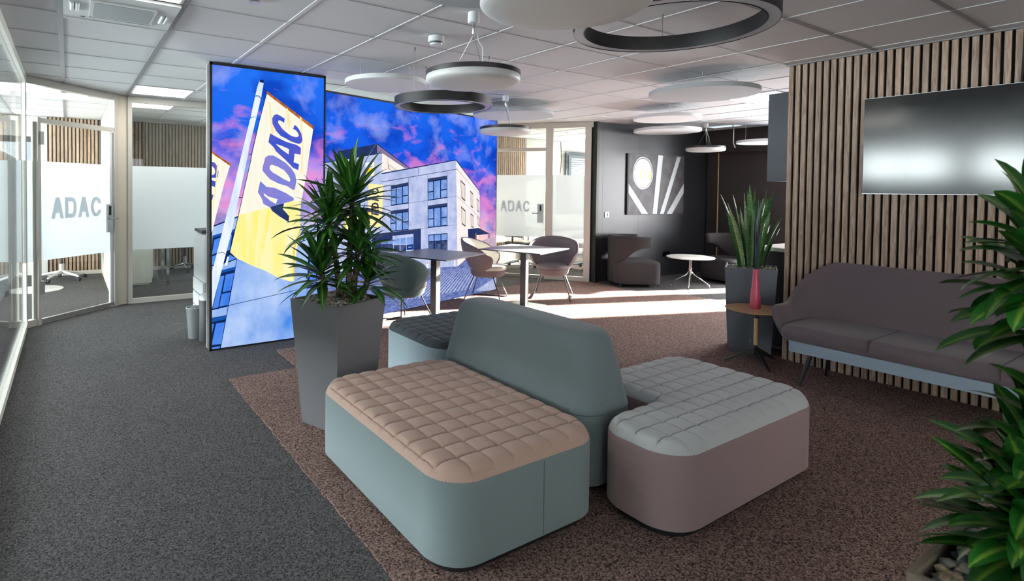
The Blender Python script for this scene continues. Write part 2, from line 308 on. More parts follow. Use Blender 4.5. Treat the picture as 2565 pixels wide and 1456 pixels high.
def thing(name, label, cat, loc=(0, 0, 0), rotz=0, group=None):
    o = bpy.data.objects.new(name, None); COL.objects.link(o); o.location = loc; o.rotation_euler = (0, 0, rotz); o.empty_display_size = .1
    o['label'] = label; o['category'] = cat
    if group: o['group'] = group
    return o
def tag(o, label, cat, group=None):
    o['label'] = label; o['category'] = cat
    if group: o['group'] = group
    return o
def struct(o, label=None):
    o['kind'] = 'structure'
    if label: o['label'] = label
    return o
def copy_tree(o, parent=None):
    c = o.copy(); COL.objects.link(c)
    if parent: c.parent = parent
    for ch in list(o.children): copy_tree(ch, c)
    return c
def rrect(x0, x1, y0, y1, r, n=8):
    r = max(min(r, (x1 - x0) / 2 - 1e-4, (y1 - y0) / 2 - 1e-4), 1e-4); out = []
    for cx, cy, a0 in ((x1 - r, y0 + r, -90), (x1 - r, y1 - r, 0), (x0 + r, y1 - r, 90), (x0 + r, y0 + r, 180)):
        for i in range(n + 1):
            a = math.radians(a0 + 90 * i / n); out.append((cx + r * math.cos(a), cy + r * math.sin(a)))
    return out
def roundpoly(P, R, n=8):
    out = []
    for i, p in enumerate(P):
        p = Vector(p); a = (Vector(P[i - 1]) - p); b = (Vector(P[(i + 1) % len(P)]) - p); r = R[i]
        la, lb = a.normalized(), b.normalized(); half = la.angle(lb) / 2; d = r / math.tan(half)
        q0, q1 = p + la * d, p + lb * d; c = p + (la + lb).normalized() * (r / math.sin(half))
        a0 = math.atan2(*(q0 - c).yx); a1 = math.atan2(*(q1 - c).yx); da = (a1 - a0 + math.pi) % (2 * math.pi) - math.pi
        for k in range(n + 1): t = a0 + da * k / n; out.append((c.x + r * math.cos(t), c.y + r * math.sin(t)))
    return out

# ------------------------------------------------------------------ printed pictures (millimetres on the panel face)
ART1=[
("concrete",[12,12,12,1094,32,1149,239,1224,681,1356,847,1356,846,1087,984,1124,1090,1151,1090,12]),
("navy",[32,1149,239,1228,681,1358,681,1350,239,1214,32,1136]),
("line",[846,1091,984,1126,1090,1153,1090,1143,984,1114,846,1079]),
("line",[168,406,916,503,917,498,168,400]),
("line",[935,960,940,960,921,425,916,425]),
("line",[832,965,1054,1026,1055,1018,832,955]),
("navy",[932,911,1020,931,1023,507,923,491]),
("pane",[951,877,1012,890,1014,524,945,518]),
("line",[236,828,241,828,163,382,96,12,89,12,158,390]),
("navy",[12,803,23,1056,228,1113,241,830,167,804,12,775]),
("pane",[39,1017,96,1038,70,903,16,880]),
("pane",[14,865,66,881,46,795,13,786]),
("pane",[114,995,195,1065,173,917,100,898]),
("pane",[177,871,232,837,167,814,151,857]),
("lintel",[25,1056,228,1111,223,1084,21,1033]),
("navy",[97,734,230,761,165,395,16,373,79,664]),
("lintel",[97,734,230,761,224,733,93,707]),
("pane",[138,690,214,703,183,541,112,532]),
("pane",[104,516,180,524,161,409,81,400]),
("pane",[86,678,126,683,72,395,25,389]),
("navy",[12,12,12,305,150,316,92,12]),
("lintel",[12,300,148,313,140,279,12,264]),
("pane",[54,248,132,251,98,54,15,56]),
("pane",[12,247,36,248,12,135]),
("pane",[12,12,12,31,88,34,85,12]),
("navy",[12,715,23,717,12,666]),
("pole",[441,2509,484,2510,459,2356,410,2143,350,1884,298,1608,250,1389,195,1107,97,715,22,420,12,377,12,695,22,737,132,1192,183,1389,249,1679,357,2146,402,2358,421,2445]),
("navy",[443,2514,463,2519,484,2514,481,2489,441,2492]),
("navy",[404,2363,436,2366,454,2346,452,2337,432,2360,402,2354]),
("line",[357,2152,383,2164,410,2163,410,2160,383,2160,357,2143]),
("flag",[511,2414,981,2111,974,2088,966,2030,937,1849,904,1622,847,1323,841,1063,811,885,793,723,782,610,784,578,742,580,620,630,500,702,376,758,232,840,173,901,254,1235,365,1760,448,2146,511,2400]),
("yellow",[255,1239,390,1276,545,1309,681,1355,851,1372,841,1063,811,885,793,723,782,610,784,578,742,580,620,630,500,702,376,758,232,840,173,901]),
("yfold",[374,1264,436,1279,421,1061,399,757,345,776,360,1063]),
("yfold",[522,1294,569,1301,515,1057,491,916,452,918,483,1098]),
("yfold",[254,1066,322,1072,284,988,217,991]),
("yedge",[841,1103,848,1087,792,902,788,609,779,610,774,903]),
("hem",[511,2416,981,2113,973,2085,507,2392]),
("navy",[507,2400,513,2400,448,2142,373,1816,367,1760,249,1220,176,894,170,894,243,1220,361,1760,367,1816,442,2141]),
("navy",[477,2439,511,2417,510,2411,475,2433]),
("navy",[479,2407,510,2398,508,2392,479,2402]),
("navy",[418,2149,445,2144,443,2139,416,2145]),
("navy",[345,1813,371,1810,370,1803,345,1809]),
("navy",[253,1408,283,1404,283,1398,252,1402]),
("ffold",[834,2200,851,2197,873,1911,862,1642,845,1642,861,1910]),
("ffold",[702,2269,714,2270,743,2144,727,2063,706,2142]),
("ffold",[530,2316,541,2317,574,2053,567,1824,550,2052]),
("letter",[684,2168,658,2182,613,2204,581,2197,562,2162,566,2108,598,2047,646,1998,703,1974,744,1952,785,1939,827,1931,852,1942,862,1975,852,2031,826,2078,797,2108,780,2113,767,2072,793,2064,818,2037,825,2009,806,1996,777,1998,740,2010,703,2034,662,2067,638,2097,620,2123,620,2143,638,2148,658,2138,678,2124]),
("letter",[543,2017,598,1988,695,1946,806,1920,848,1893,844,1826,784,1834,774,1749,830,1731,820,1674,770,1692,696,1766,599,1849,575,1888,526,1932]),
("flag",[597,1919,655,1904,728,1875,724,1823,655,1868]),
("letter2",[496,1782,524,1805,575,1807,631,1778,696,1740,754,1686,791,1631,802,1566,788,1485,771,1477,705,1517,624,1539,544,1578,524,1597,472,1658,473,1694]),
("flag",[540,1707,560,1718,615,1702,680,1668,721,1621,742,1581,738,1556,680,1580,616,1619,568,1645,540,1672]),
("letter2",[450,1560,509,1506,592,1495,705,1444,780,1396,772,1372,681,1348,669,1292,731,1223,727,1163,633,1221,561,1278,537,1313,482,1341,463,1396,428,1455]),
("flag",[482,1447,529,1412,617,1388,601,1341,545,1373,490,1420]),
("navy2",[549,1313,681,1348,667,1292,731,1223,727,1161,641,1221,569,1270]),
("flag",[15,1823,182,1709,175,1700,121,1524,57,1261,21,1104,13,1090]),
("hem",[15,1823,182,1711,177,1692,15,1804]),
("letter",[13,1728,42,1718,63,1681,72,1636,67,1587,45,1580,13,1583,13,1605,35,1613,45,1636,38,1665,13,1691]),
("letter",[14,1560,53,1550,49,1497,14,1508]),
("letter",[14,1430,29,1426,17,1378,14,1378]),
("ffold",[63,1748,72,1704,56,1524,28,1299,21,1299,45,1523]),
("pole",[151,857,167,852,148,773,129,778]),
("line",[64,896,107,903,155,872,153,867,107,897,64,891])]
ART2=[
("cream",[837,1917,1296,1762,1000,1707,831,1685]),
("sidewall",[755,2022,1296,1762,1223,1754,839,1919,757,1913]),
("navy2",[169,1900,755,2022,757,1910,179,1791]),
("concrete2",[0,1770,839,1919,834,1686,2227,1901,2285,442,1503,483,0,580]),
("cream2",[2227,1903,2753,1491,2779,1417,2789,924,2721,671,2285,440]),
("navy",[0,1773,839,1922,839,1914,0,1765]),
("navy",[755,2024,1302,1764,1284,1762,756,2014]),
("navy",[831,1682,2227,1907,2756,1491,2746,1488,2221,1894,831,1669]),
("navy",[832,1582,2244,1781,2244,1774,832,1575]),
("line",[1464,1768,1469,1769,1470,1678,1465,1678]),
("line",[929,1883,932,1884,942,1738,936,1737]),
("line",[446,1839,450,1840,451,1767,447,1767]),
("line",[835,1283,2259,1410,2259,1407,835,1279]),
("line",[1295,995,2266,1019,2266,1016,1295,991]),
("line",[1288,1631,1293,1631,1301,1071,1296,1071]),
("line",[1641,1683,1645,1683,1655,1057,1651,1058]),
("line",[2037,1739,2041,1739,2054,1042,2050,1042]),
("line",[2244,1783,2775,1422,2776,1418,2244,1777]),
("line",[2259,1408,2786,1101,2786,1097,2259,1404]),
("navy",[232,1728,446,1763,447,1597,233,1571]),
("lintel2",[232,1728,446,1763,446,1743,232,1709]),
("pane2",[238,1703,290,1711,291,1644,238,1636]),
("pane2",[238,1629,291,1636,291,1585,239,1578]),
("pane2",[301,1713,367,1723,368,1595,302,1586]),
("pane2",[377,1725,440,1735,441,1665,378,1656]),
("pane2",[378,1649,441,1657,442,1604,379,1596]),
("navy",[985,1534,1286,1584,1290,1321,988,1296]),
("lintel2",[985,1534,1286,1584,1287,1553,985,1506]),
("pane2",[992,1496,1066,1507,1067,1404,994,1395]),
("pane2",[994,1385,1068,1393,1069,1314,995,1308]),
("pane2",[1081,1510,1174,1524,1177,1324,1084,1315]),
("pane2",[1190,1526,1279,1540,1281,1429,1191,1419]),
("pane2",[1191,1407,1281,1417,1282,1333,1192,1325]),
("navy",[1645,1634,2034,1684,2039,1386,1653,1350]),
("lintel2",[1645,1634,2034,1684,2034,1648,1646,1600]),
("pane2",[1656,1589,1750,1600,1753,1478,1659,1468]),
("pane2",[1660,1455,1754,1465,1756,1372,1662,1363]),
("pane2",[1769,1602,1889,1617,1894,1386,1775,1374]),
("pane2",[1909,1619,2025,1633,2027,1508,1912,1495]),
("pane2",[1912,1482,2027,1494,2029,1398,1914,1387]),
("navy",[980,1235,1291,1258,1295,990,983,985]),
("lintel2",[980,1235,1291,1258,1291,1226,981,1205]),
("pane2",[988,1195,1064,1199,1066,1092,990,1089]),
("pane2",[990,1077,1066,1080,1067,998,991,996]),
("pane2",[1079,1200,1176,1207,1178,1000,1082,998]),
("pane2",[1191,1208,1283,1214,1285,1101,1193,1097]),
("pane2",[1193,1085,1285,1089,1286,1002,1194,1000]),
("navy",[1650,1287,2045,1318,2050,1009,1659,999]),
("lintel2",[1650,1287,2045,1318,2045,1281,1651,1252]),
("pane2",[1661,1240,1757,1247,1760,1123,1665,1119]),
("pane2",[1665,1106,1761,1110,1763,1015,1668,1013]),
("pane2",[1776,1248,1898,1257,1903,1019,1782,1016]),
("pane2",[1918,1258,2035,1266,2038,1136,1921,1131]),
("pane2",[1921,1117,2038,1122,2040,1023,1923,1020]),
("navy",[1663,911,2052,914,2056,686,1670,715]),
("pane2",[1673,901,1767,901,1769,826,1675,828]),
("pane3",[1676,819,1770,816,1773,713,1679,719]),
("pane2",[1786,902,1906,902,1908,822,1788,825]),
("pane3",[1789,815,1909,812,1911,703,1792,711]),
("pane2",[1926,902,2042,903,2043,819,1928,822]),
("pane3",[1928,811,2044,808,2046,693,1931,701]),
("brown",[2319,1634,2423,1570,2428,1332,2343,1380]),
("cream",[2330,1607,2415,1554,2419,1358,2349,1398]),
("brown",[2351,1613,2356,1613,2373,1364,2368,1364]),
("brown",[2385,1592,2390,1592,2401,1348,2396,1348]),
("brown",[2535,1490,2607,1446,2611,1233,2555,1263]),
("cream",[2542,1466,2602,1430,2605,1255,2559,1280]),
("brown",[2556,1475,2561,1475,2576,1253,2571,1253]),
("brown",[2580,1461,2585,1461,2595,1243,2590,1243]),
("brown",[2692,1383,2752,1338,2756,1166,2709,1197]),
("cream",[2699,1363,2748,1326,2751,1185,2713,1210]),
("brown",[2710,1368,2715,1368,2727,1187,2722,1187]),
("brown",[2730,1354,2734,1354,2743,1176,2738,1177]),
("brown",[2334,1272,2435,1208,2440,978,2357,1020]),
("cream",[2344,1245,2427,1192,2431,1004,2363,1038]),
("brown",[2365,1251,2369,1251,2386,1006,2382,1007]),
("brown",[2398,1230,2403,1230,2414,993,2409,993]),
("brown",[2549,1172,2622,1131,2625,956,2569,973]),
("cream",[2556,1151,2616,1118,2619,974,2573,988]),
("brown",[2570,1159,2575,1158,2590,967,2585,967]),
("brown",[2594,1145,2599,1145,2608,961,2604,962]),
("brown",[2703,1124,2770,1078,2772,964,2722,996]),
("cream",[2710,1109,2765,1071,2766,978,2725,1004]),
("brown",[2722,1109,2727,1109,2741,985,2736,985]),
("brown",[2744,1093,2749,1093,2757,975,2752,975]),
("brown",[936,1790,1069,1727,988,1713,937,1733]),
("cream",[944,1781,1053,1730,987,1718,945,1735]),
("brown",[978,1769,981,1770,955,1727,952,1727]),
("brown",[1022,1749,1025,1749,972,1720,969,1720]),
("navy2",[676,960,1515,986,1519,718,1379,715,1376,939,1009,934,1012,744,678,754]),
("lintel2",[675,972,1515,997,1515,962,676,937]),
("pane2",[818,888,913,890,913,841,818,846]),
("pane3",[818,838,913,833,914,751,819,755]),
("pane2",[924,891,1021,894,1022,834,925,839]),
("pane3",[925,831,1022,826,1023,743,926,746]),
("pane2",[1033,894,1133,897,1134,826,1034,832]),
("pane3",[1034,823,1134,818,1135,734,1035,738]),
("pane2",[1145,898,1247,900,1248,819,1146,824]),
("pane3",[1146,816,1248,810,1249,725,1147,729]),
("pane2",[1259,901,1364,904,1365,811,1260,816]),
("pane3",[1260,808,1365,802,1367,716,1262,720]),
("signblue",[1254,810,1372,811,1373,743,1255,746]),
("white",[1283,782,1342,781,1342,773,1283,775]),
("white",[1249,742,1373,740,1373,725,1249,727]),
("navy2",[2490,945,2747,952,3041,851,2676,849,2666,685,2507,744]),
("hem",[2667,876,2697,874,2701,658,2675,674]),
("hem",[2747,952,3041,851,3034,843,2751,943]),
("brown",[2986,842,3012,840,3016,670,2990,672]),
("hill",[2703,731,2868,770,3056,794,3188,802,3200,660,3200,647,2705,638]),
("pave",[0,12,0,583,1503,486,2284,445,2705,638,3200,661,3200,12]),
("pavelight",[3200,12,2966,12,2684,54,3200,203]),
("pavelight",[1935,426,1942,425,1285,125,1258,129]),
("pavelight",[1985,424,1992,424,1354,123,1327,127]),
("pavelight",[2035,423,2042,422,1425,121,1397,125]),
("pavelight",[2085,421,2092,420,1497,120,1469,124]),
("pavelight",[2136,419,2144,419,1570,118,1541,122]),
("pavelight",[2188,418,2195,417,1644,116,1615,120]),
("pavelight",[2240,416,2247,415,1719,114,1689,118]),
("pavelight",[2293,414,2300,414,1796,112,1765,116]),
("pavelight",[2346,413,2353,412,1873,110,1843,114]),
("pavelight",[2400,411,2407,410,1952,108,1921,112]),
("pavelight",[2454,409,2462,408,2032,106,2001,110]),
("pavelight",[2509,407,2517,407,2114,103,2082,108]),
("pavelight",[2564,405,2572,405,2197,101,2164,106]),
("pavelight",[2620,404,2628,403,2281,99,2248,103]),
("pavelight",[2677,402,2685,401,2366,97,2333,101]),
("pavelight",[2734,400,2743,399,2453,95,2419,99]),
("pavelight",[2792,398,2801,397,2542,92,2507,97]),
("white",[2186,541,2215,538,2217,449,2190,449]),
("white",[1619,569,1659,570,1660,481,1621,478]),
("hem",[1627,559,1651,560,1651,544,1628,542]),
("white",[561,1791,698,1808,695,1646,568,1635]),
("yellow2",[578,1725,667,1736,668,1681,578,1672]),
("yellow2",[693,1804,702,1799,698,1645,689,1645]),
("yellow2",[569,1640,698,1650,697,1644,570,1633]),
("ink",[588,1735,593,1735,595,1741,600,1741,601,1736,607,1737,599,1753,594,1753]),
("white",[596,1744,598,1744,597,1749]),
("ink",[609,1737,619,1738,625,1742,627,1746,627,1750,625,1754,619,1756,608,1754]),
("white",[614,1741,618,1742,622,1745,621,1750,618,1752,614,1752]),
("ink",[630,1740,636,1740,637,1746,642,1746,644,1741,649,1742,642,1758,636,1758]),
("white",[638,1749,641,1749,639,1754]),
("ink",[670,1750,668,1746,663,1744,658,1743,653,1745,651,1749,651,1753,653,1757,658,1760,662,1761,667,1760,669,1757,664,1755,662,1757,659,1757,657,1753,657,1750,659,1747,663,1747,664,1750]),
("flag2",[611,1554,841,1547,821,1045,595,1059,608,1295]),
("yellow2",[609,1255,630,1255,616,1058,597,1059]),
("ink",[770,1184,770,1205,735,1211,735,1230,770,1238,770,1259,653,1229,654,1207]),
("flag2",[714,1214,714,1225,682,1219]),
("ink",[769,1267,769,1308,751,1330,722,1338,698,1337,670,1327,653,1304,653,1263]),
("flag2",[746,1287,746,1304,728,1316,693,1315,676,1301,676,1284]),
("ink",[769,1351,768,1372,733,1377,733,1396,768,1404,768,1425,652,1393,652,1371]),
("flag2",[712,1380,712,1391,681,1384]),
("ink",[732,1503,755,1497,767,1479,767,1460,750,1441,721,1432,697,1430,668,1436,651,1454,651,1472,662,1491,685,1500,691,1480,674,1473,674,1459,697,1451,720,1452,744,1463,744,1477,726,1482]),
("flag2",[274,1315,469,1289,463,1046,257,1048]),
("yellow2",[274,1315,294,1311,282,1050,257,1048]),
("ink",[414,1144,414,1161,387,1166,387,1182,414,1188,414,1206,324,1181,325,1162]),
("flag2",[371,1169,371,1178,347,1172]),
("ink",[414,1213,413,1247,400,1265,377,1272,359,1271,337,1262,324,1243,324,1209]),
("flag2",[395,1229,395,1243,382,1253,355,1252,342,1241,342,1227])]
ART3=[
("pwhite",[1335,1821,1335,1758,1317,1699,1284,1643,1244,1593,1200,1563,1150,1547,1095,1534,1040,1535,990,1561,945,1598,903,1637,869,1687,849,1748,845,1810,854,1872,869,1933,892,1984,927,2025,973,2065,1026,2093,1079,2096,1134,2086,1188,2072,1237,2045,1276,1997,1303,1941,1322,1884]),
("pdark",[1319,1825,1317,1766,1301,1711,1273,1659,1236,1615,1193,1585,1146,1568,1094,1558,1043,1561,995,1583,952,1615,914,1654,884,1701,865,1757,860,1814,866,1872,881,1928,904,1976,938,2016,981,2051,1029,2074,1080,2080,1131,2073,1181,2058,1227,2030,1264,1988,1291,1937,1310,1883]),
("pwhite",[1306,1820,1304,1764,1288,1711,1261,1661,1226,1619,1186,1590,1141,1574,1092,1564,1043,1568,997,1588,956,1619,920,1656,891,1702,874,1755,869,1810,875,1866,889,1920,911,1966,943,2005,984,2038,1030,2060,1078,2066,1127,2059,1174,2044,1218,2017,1253,1977,1279,1928,1296,1876]),
("pgrey",[1257,1819,1254,1775,1242,1733,1222,1695,1195,1663,1163,1639,1127,1624,1088,1619,1050,1623,1013,1637,980,1660,952,1691,930,1727,917,1768,911,1811,914,1855,926,1896,945,1933,971,1965,1003,1989,1039,2005,1077,2011,1116,2007,1153,1994,1187,1972,1215,1941,1237,1904,1251,1863]),
("pwhite",[1251,1819,1248,1776,1237,1735,1218,1698,1192,1667,1160,1644,1125,1629,1088,1624,1051,1628,1015,1642,983,1664,956,1694,935,1729,922,1769,917,1811,920,1854,931,1894,950,1931,975,1961,1006,1985,1040,2000,1077,2006,1115,2003,1151,1990,1183,1968,1211,1938,1232,1902,1246,1862]),
("pgrey",[1213,1818,1211,1785,1202,1754,1187,1725,1167,1702,1143,1684,1116,1672,1087,1668,1058,1671,1030,1682,1005,1699,984,1722,968,1749,958,1780,954,1812,956,1845,965,1876,979,1904,999,1928,1023,1946,1050,1958,1079,1962,1107,1959,1135,1949,1161,1932,1182,1910,1198,1882,1209,1851]),
("pwhite",[1207,1818,1205,1786,1197,1756,1183,1728,1163,1705,1140,1688,1114,1677,1087,1673,1059,1676,1033,1686,1009,1703,989,1725,973,1751,963,1781,959,1812,962,1844,970,1874,984,1901,1003,1924,1025,1942,1051,1953,1079,1957,1106,1954,1133,1945,1157,1928,1177,1906,1193,1880,1203,1850]),
("pgrey",[1169,1817,1168,1795,1162,1774,1152,1755,1139,1740,1123,1727,1105,1720,1085,1717,1066,1719,1048,1726,1031,1737,1017,1753,1006,1771,999,1791,997,1813,998,1835,1004,1856,1014,1874,1027,1890,1043,1902,1061,1910,1080,1913,1099,1911,1118,1904,1134,1893,1149,1878,1160,1860,1167,1839]),
("pwhite",[1164,1817,1162,1796,1157,1776,1148,1758,1135,1743,1120,1732,1103,1725,1085,1722,1067,1724,1050,1730,1034,1741,1021,1756,1011,1773,1005,1793,1002,1813,1004,1834,1009,1854,1018,1872,1030,1887,1045,1898,1062,1905,1080,1908,1098,1906,1115,1900,1131,1889,1144,1875,1154,1857,1161,1838]),
("pgrey",[1126,1816,1125,1805,1122,1795,1117,1785,1111,1777,1103,1771,1094,1768,1084,1766,1074,1767,1065,1771,1057,1776,1050,1784,1044,1793,1041,1803,1040,1814,1040,1825,1043,1835,1048,1845,1055,1853,1063,1859,1072,1863,1081,1864,1091,1863,1100,1860,1109,1854,1116,1846,1121,1837,1125,1827]),
("pwhite",[1120,1816,1120,1806,1117,1797,1113,1788,1107,1781,1100,1776,1092,1772,1084,1771,1075,1772,1067,1775,1060,1780,1054,1787,1049,1795,1046,1804,1045,1814,1046,1824,1048,1833,1053,1842,1058,1849,1065,1855,1073,1858,1081,1859,1090,1858,1098,1855,1105,1850,1111,1843,1116,1835,1119,1826]),
("pyel",[1267,1872,1293,1840,1288,1759,1243,1701,1225,1709,1258,1775]),
("pyel2",[988,1641,1079,1634,1091,1602,1023,1585,977,1617]),
("pyel",[1050,1871,1066,1889,1082,1871,1067,1853]),
("pyel",[1119,1844,1135,1862,1151,1845,1136,1827]),
("pyel",[1001,1817,1016,1835,1033,1818,1017,1800]),
("pyel",[1127,1776,1143,1794,1159,1777,1144,1758]),
("pyel",[1014,1749,1029,1767,1046,1750,1030,1732]),
("pyel",[1074,1735,1089,1753,1105,1735,1090,1717]),
("pwhite",[1458,2139,1579,2135,1450,1106,1341,1108]),
("pwhite",[1947,2128,2046,2127,1625,1104,1526,1106]),
("pwhite",[2140,1656,2136,1476,1838,1102,1698,1104]),
("pwhite",[743,1625,745,1467,1070,1111,1229,1109]),
("pgrey",[1481,1948,1481,1944,1512,1948,1542,1939,1543,1943,1513,1952]),
("pgrey",[1477,1922,1476,1918,1508,1922,1537,1913,1538,1918,1508,1926]),
("pgrey",[1472,1896,1471,1892,1503,1897,1532,1888,1533,1892,1504,1901]),
("pgrey",[1467,1871,1467,1867,1498,1871,1528,1862,1528,1866,1499,1875]),
("pgrey",[1463,1845,1462,1841,1494,1845,1523,1836,1524,1840,1494,1849]),
("pgrey",[1458,1819,1457,1815,1489,1819,1518,1810,1519,1814,1490,1823]),
("pgrey",[1453,1794,1452,1790,1484,1794,1513,1785,1514,1789,1485,1798]),
("pgrey",[1448,1768,1448,1764,1479,1768,1509,1759,1509,1763,1480,1772]),
("pgrey",[1444,1742,1443,1738,1475,1742,1504,1733,1505,1737,1475,1746]),
("pgrey",[1415,1511,1414,1507,1443,1512,1471,1505,1471,1509,1443,1516]),
("pgrey",[1413,1487,1412,1482,1441,1488,1469,1480,1469,1484,1441,1492]),
("pgrey",[1411,1462,1410,1458,1439,1463,1467,1455,1467,1459,1439,1467]),
("pgrey",[1409,1437,1409,1433,1437,1439,1465,1431,1465,1435,1438,1443]),
("pgrey",[1407,1413,1407,1409,1435,1414,1463,1406,1463,1410,1436,1418]),
("pgrey",[1405,1388,1405,1384,1434,1389,1461,1381,1462,1386,1434,1394]),
("pgrey",[1403,1364,1403,1360,1432,1365,1459,1357,1460,1361,1432,1369]),
("pgrey",[1401,1339,1401,1335,1430,1340,1458,1332,1458,1336,1430,1344]),
("pgrey",[1400,1315,1399,1311,1428,1316,1456,1308,1456,1312,1428,1320]),
("pgrey",[1398,1290,1397,1286,1426,1291,1454,1283,1454,1287,1426,1295]),
("pgrey",[1396,1266,1396,1262,1424,1267,1452,1258,1452,1263,1424,1271]),
("pgrey",[1877,1887,1875,1883,1904,1884,1927,1873,1929,1877,1905,1888]),
("pgrey",[1868,1865,1866,1861,1895,1863,1918,1851,1920,1855,1896,1867]),
("pgrey",[1859,1843,1857,1839,1886,1841,1909,1830,1911,1834,1887,1845]),
("pgrey",[1850,1822,1848,1818,1877,1819,1900,1808,1902,1812,1878,1823]),
("pgrey",[1841,1800,1839,1796,1868,1798,1891,1786,1893,1790,1869,1802]),
("pgrey",[1832,1778,1830,1774,1859,1776,1882,1765,1884,1769,1860,1780]),
("pgrey",[1823,1757,1821,1753,1850,1754,1873,1743,1875,1747,1851,1758]),
("pgrey",[1814,1735,1812,1731,1841,1733,1864,1721,1866,1725,1842,1737]),
("pgrey",[1648,1448,1647,1444,1674,1448,1700,1439,1700,1443,1675,1452]),
("pgrey",[1643,1422,1643,1418,1670,1422,1695,1413,1696,1417,1671,1426]),
("pgrey",[1639,1396,1638,1392,1666,1396,1691,1387,1692,1391,1666,1400]),
("pgrey",[1635,1370,1634,1366,1661,1370,1687,1361,1687,1365,1662,1374]),
("pgrey",[1630,1344,1630,1340,1657,1344,1682,1335,1683,1339,1658,1348]),
("pgrey",[1626,1318,1625,1314,1653,1318,1678,1309,1678,1313,1653,1322]),
("pgrey",[1622,1292,1621,1288,1648,1292,1673,1283,1674,1287,1649,1296]),
("pgrey",[1617,1266,1616,1262,1644,1266,1669,1257,1670,1261,1644,1270]),
("pgrey",[1955,1407,1952,1403,1986,1399,2011,1384,2013,1387,1988,1403]),
("pgrey",[1936,1380,1933,1376,1967,1373,1992,1357,1994,1361,1969,1376]),
("pgrey",[1917,1353,1915,1349,1948,1346,1973,1330,1975,1334,1950,1349]),
("pgrey",[1898,1326,1896,1323,1929,1319,1954,1303,1956,1307,1932,1323]),
("pgrey",[1879,1300,1877,1296,1910,1292,1935,1276,1937,1280,1913,1296]),
("pgrey",[1861,1273,1858,1269,1891,1265,1916,1249,1918,1253,1894,1269]),
("pgrey",[882,1432,885,1429,906,1445,936,1449,933,1453,903,1448]),
("pgrey",[910,1397,913,1394,934,1410,964,1414,961,1418,931,1413]),
("pgrey",[938,1362,941,1359,962,1374,992,1379,989,1382,959,1378]),
("pgrey",[966,1327,969,1324,990,1339,1020,1344,1017,1347,987,1343]),
("pgrey",[994,1292,997,1288,1018,1304,1048,1308,1045,1312,1015,1307]),
("pgrey",[1022,1256,1025,1253,1046,1268,1076,1273,1073,1276,1043,1272])]
# ================================================================== ROOM
XL, XE, YS, YN = -5.4, 10.15, -3.0, 11.4
b = MB(); b.box(XL - .2, 12.2, YS - .2, 12.2, -.12, 0); struct(b.build('floor', 'grey_carpet', smooth=False), 'grey carpet floor')
# ceiling tiles: one slab per bay row with a hole for the missing tile
GX, GY, GP = -0.0461, 5.1168, .6583
hx0, hx1, hy0, hy1 = GX + 14 * GP, GX + 15 * GP, GY, GY + GP
b = MB()
b.box(XL - .2, hx0, YS - .2, 12.2, CH + .004, CH + .03); b.box(hx1, 12.2, YS - .2, 12.2, CH + .004, CH + .03)
b.box(hx0, hx1, YS - .2, hy0, CH + .004, CH + .03); b.box(hx0, hx1, hy1, 12.2, CH + .004, CH + .03)
struct(b.build('ceiling', 'tile', smooth=False), 'white mineral fibre ceiling tiles')
b = MB(); b.box(XL - .2, 12.2, YS - .2, 12.2, CH + .35, CH + .45); struct(b.build('ceiling_slab', 'black', smooth=False))
b = MB(); b.box(hx0 - .25, hx1 + .1, hy0 + .15, hy0 + .32, CH + .06, CH + .2); b.tube([(hx0 + .2, hy0 + .1, CH + .1), (hx0 + .22, hy0 + .06, CH - .05), (hx0 + .2, hy0 + .05, CH - .3), (hx0 + .24, hy0 + .04, CH - .38)], .008)
tag(b.build('loose_cable_duct', 'alu'), 'metal duct and loose cable showing in the open ceiling tile by the dark wall', 'duct')
# grid of ceiling bars
b = MB(); wide_x = {0: .036, 1: .036, 2: .026}; 
for k in range(-8, 18):
    x = GX + k * GP; w = wide_x.get(k, .008); mi = 1 if k in (0, 1) else 0
    b.box(x - w / 2, x + w / 2, YS, YN, CH - (.003 if mi else .0015), CH + .004, mi)
wide_y = {-6: .03, -5: .03}
for k in range(-12, 10):
    y = GY + k * GP; w = wide_y.get(k, .008); b.box(XL, XE, y - w / 2, y + w / 2, CH - .0012, CH + .004, 1 if k in (-6, -5) else 0)
struct(b.build('ceiling_trim', ['tbar', 'tbar_dark'], smooth=False), 'ceiling grid bars')

# brown rug laid over the carpet
def rug_outline():
    P = [(1.035, -2.6), (1.035, 4.48), (1.585, 4.47), (1.585, 5.06), (2.22, 5.07), (2.30, 5.60), (5.40, 6.485), (5.47, 6.62), (6.2, 6.62), (6.75, 6.55), (7.05, 6.35), (7.18, 5.95), (7.05, 5.5), (7.1, 5.1), (7.5, 4.75), (7.5, 4.1), (7.4, 3.0), (5.745, 2.97), (5.745, 2.5), (5.36, 2.495), (5.36, -2.6)]
    out = []; rnd = random.Random(3)
    for i, p in enumerate(P):
        q = P[(i + 1) % len(P)]; L = math.hypot(q[0] - p[0], q[1] - p[1]); n = max(1, int(L / .018))
        for k in range(n):
            t = k / n; out.append((p[0] + (q[0] - p[0]) * t + rnd.uniform(-.006, .006), p[1] + (q[1] - p[1]) * t + rnd.uniform(-.006, .006)))
    return out
b = MB(); b.prism(rug_outline(), 0, .010); tag(b.build('rug', 'brown_rug', smooth=False), 'brown mottled deep pile rug under the ottomans and tables', 'rug')

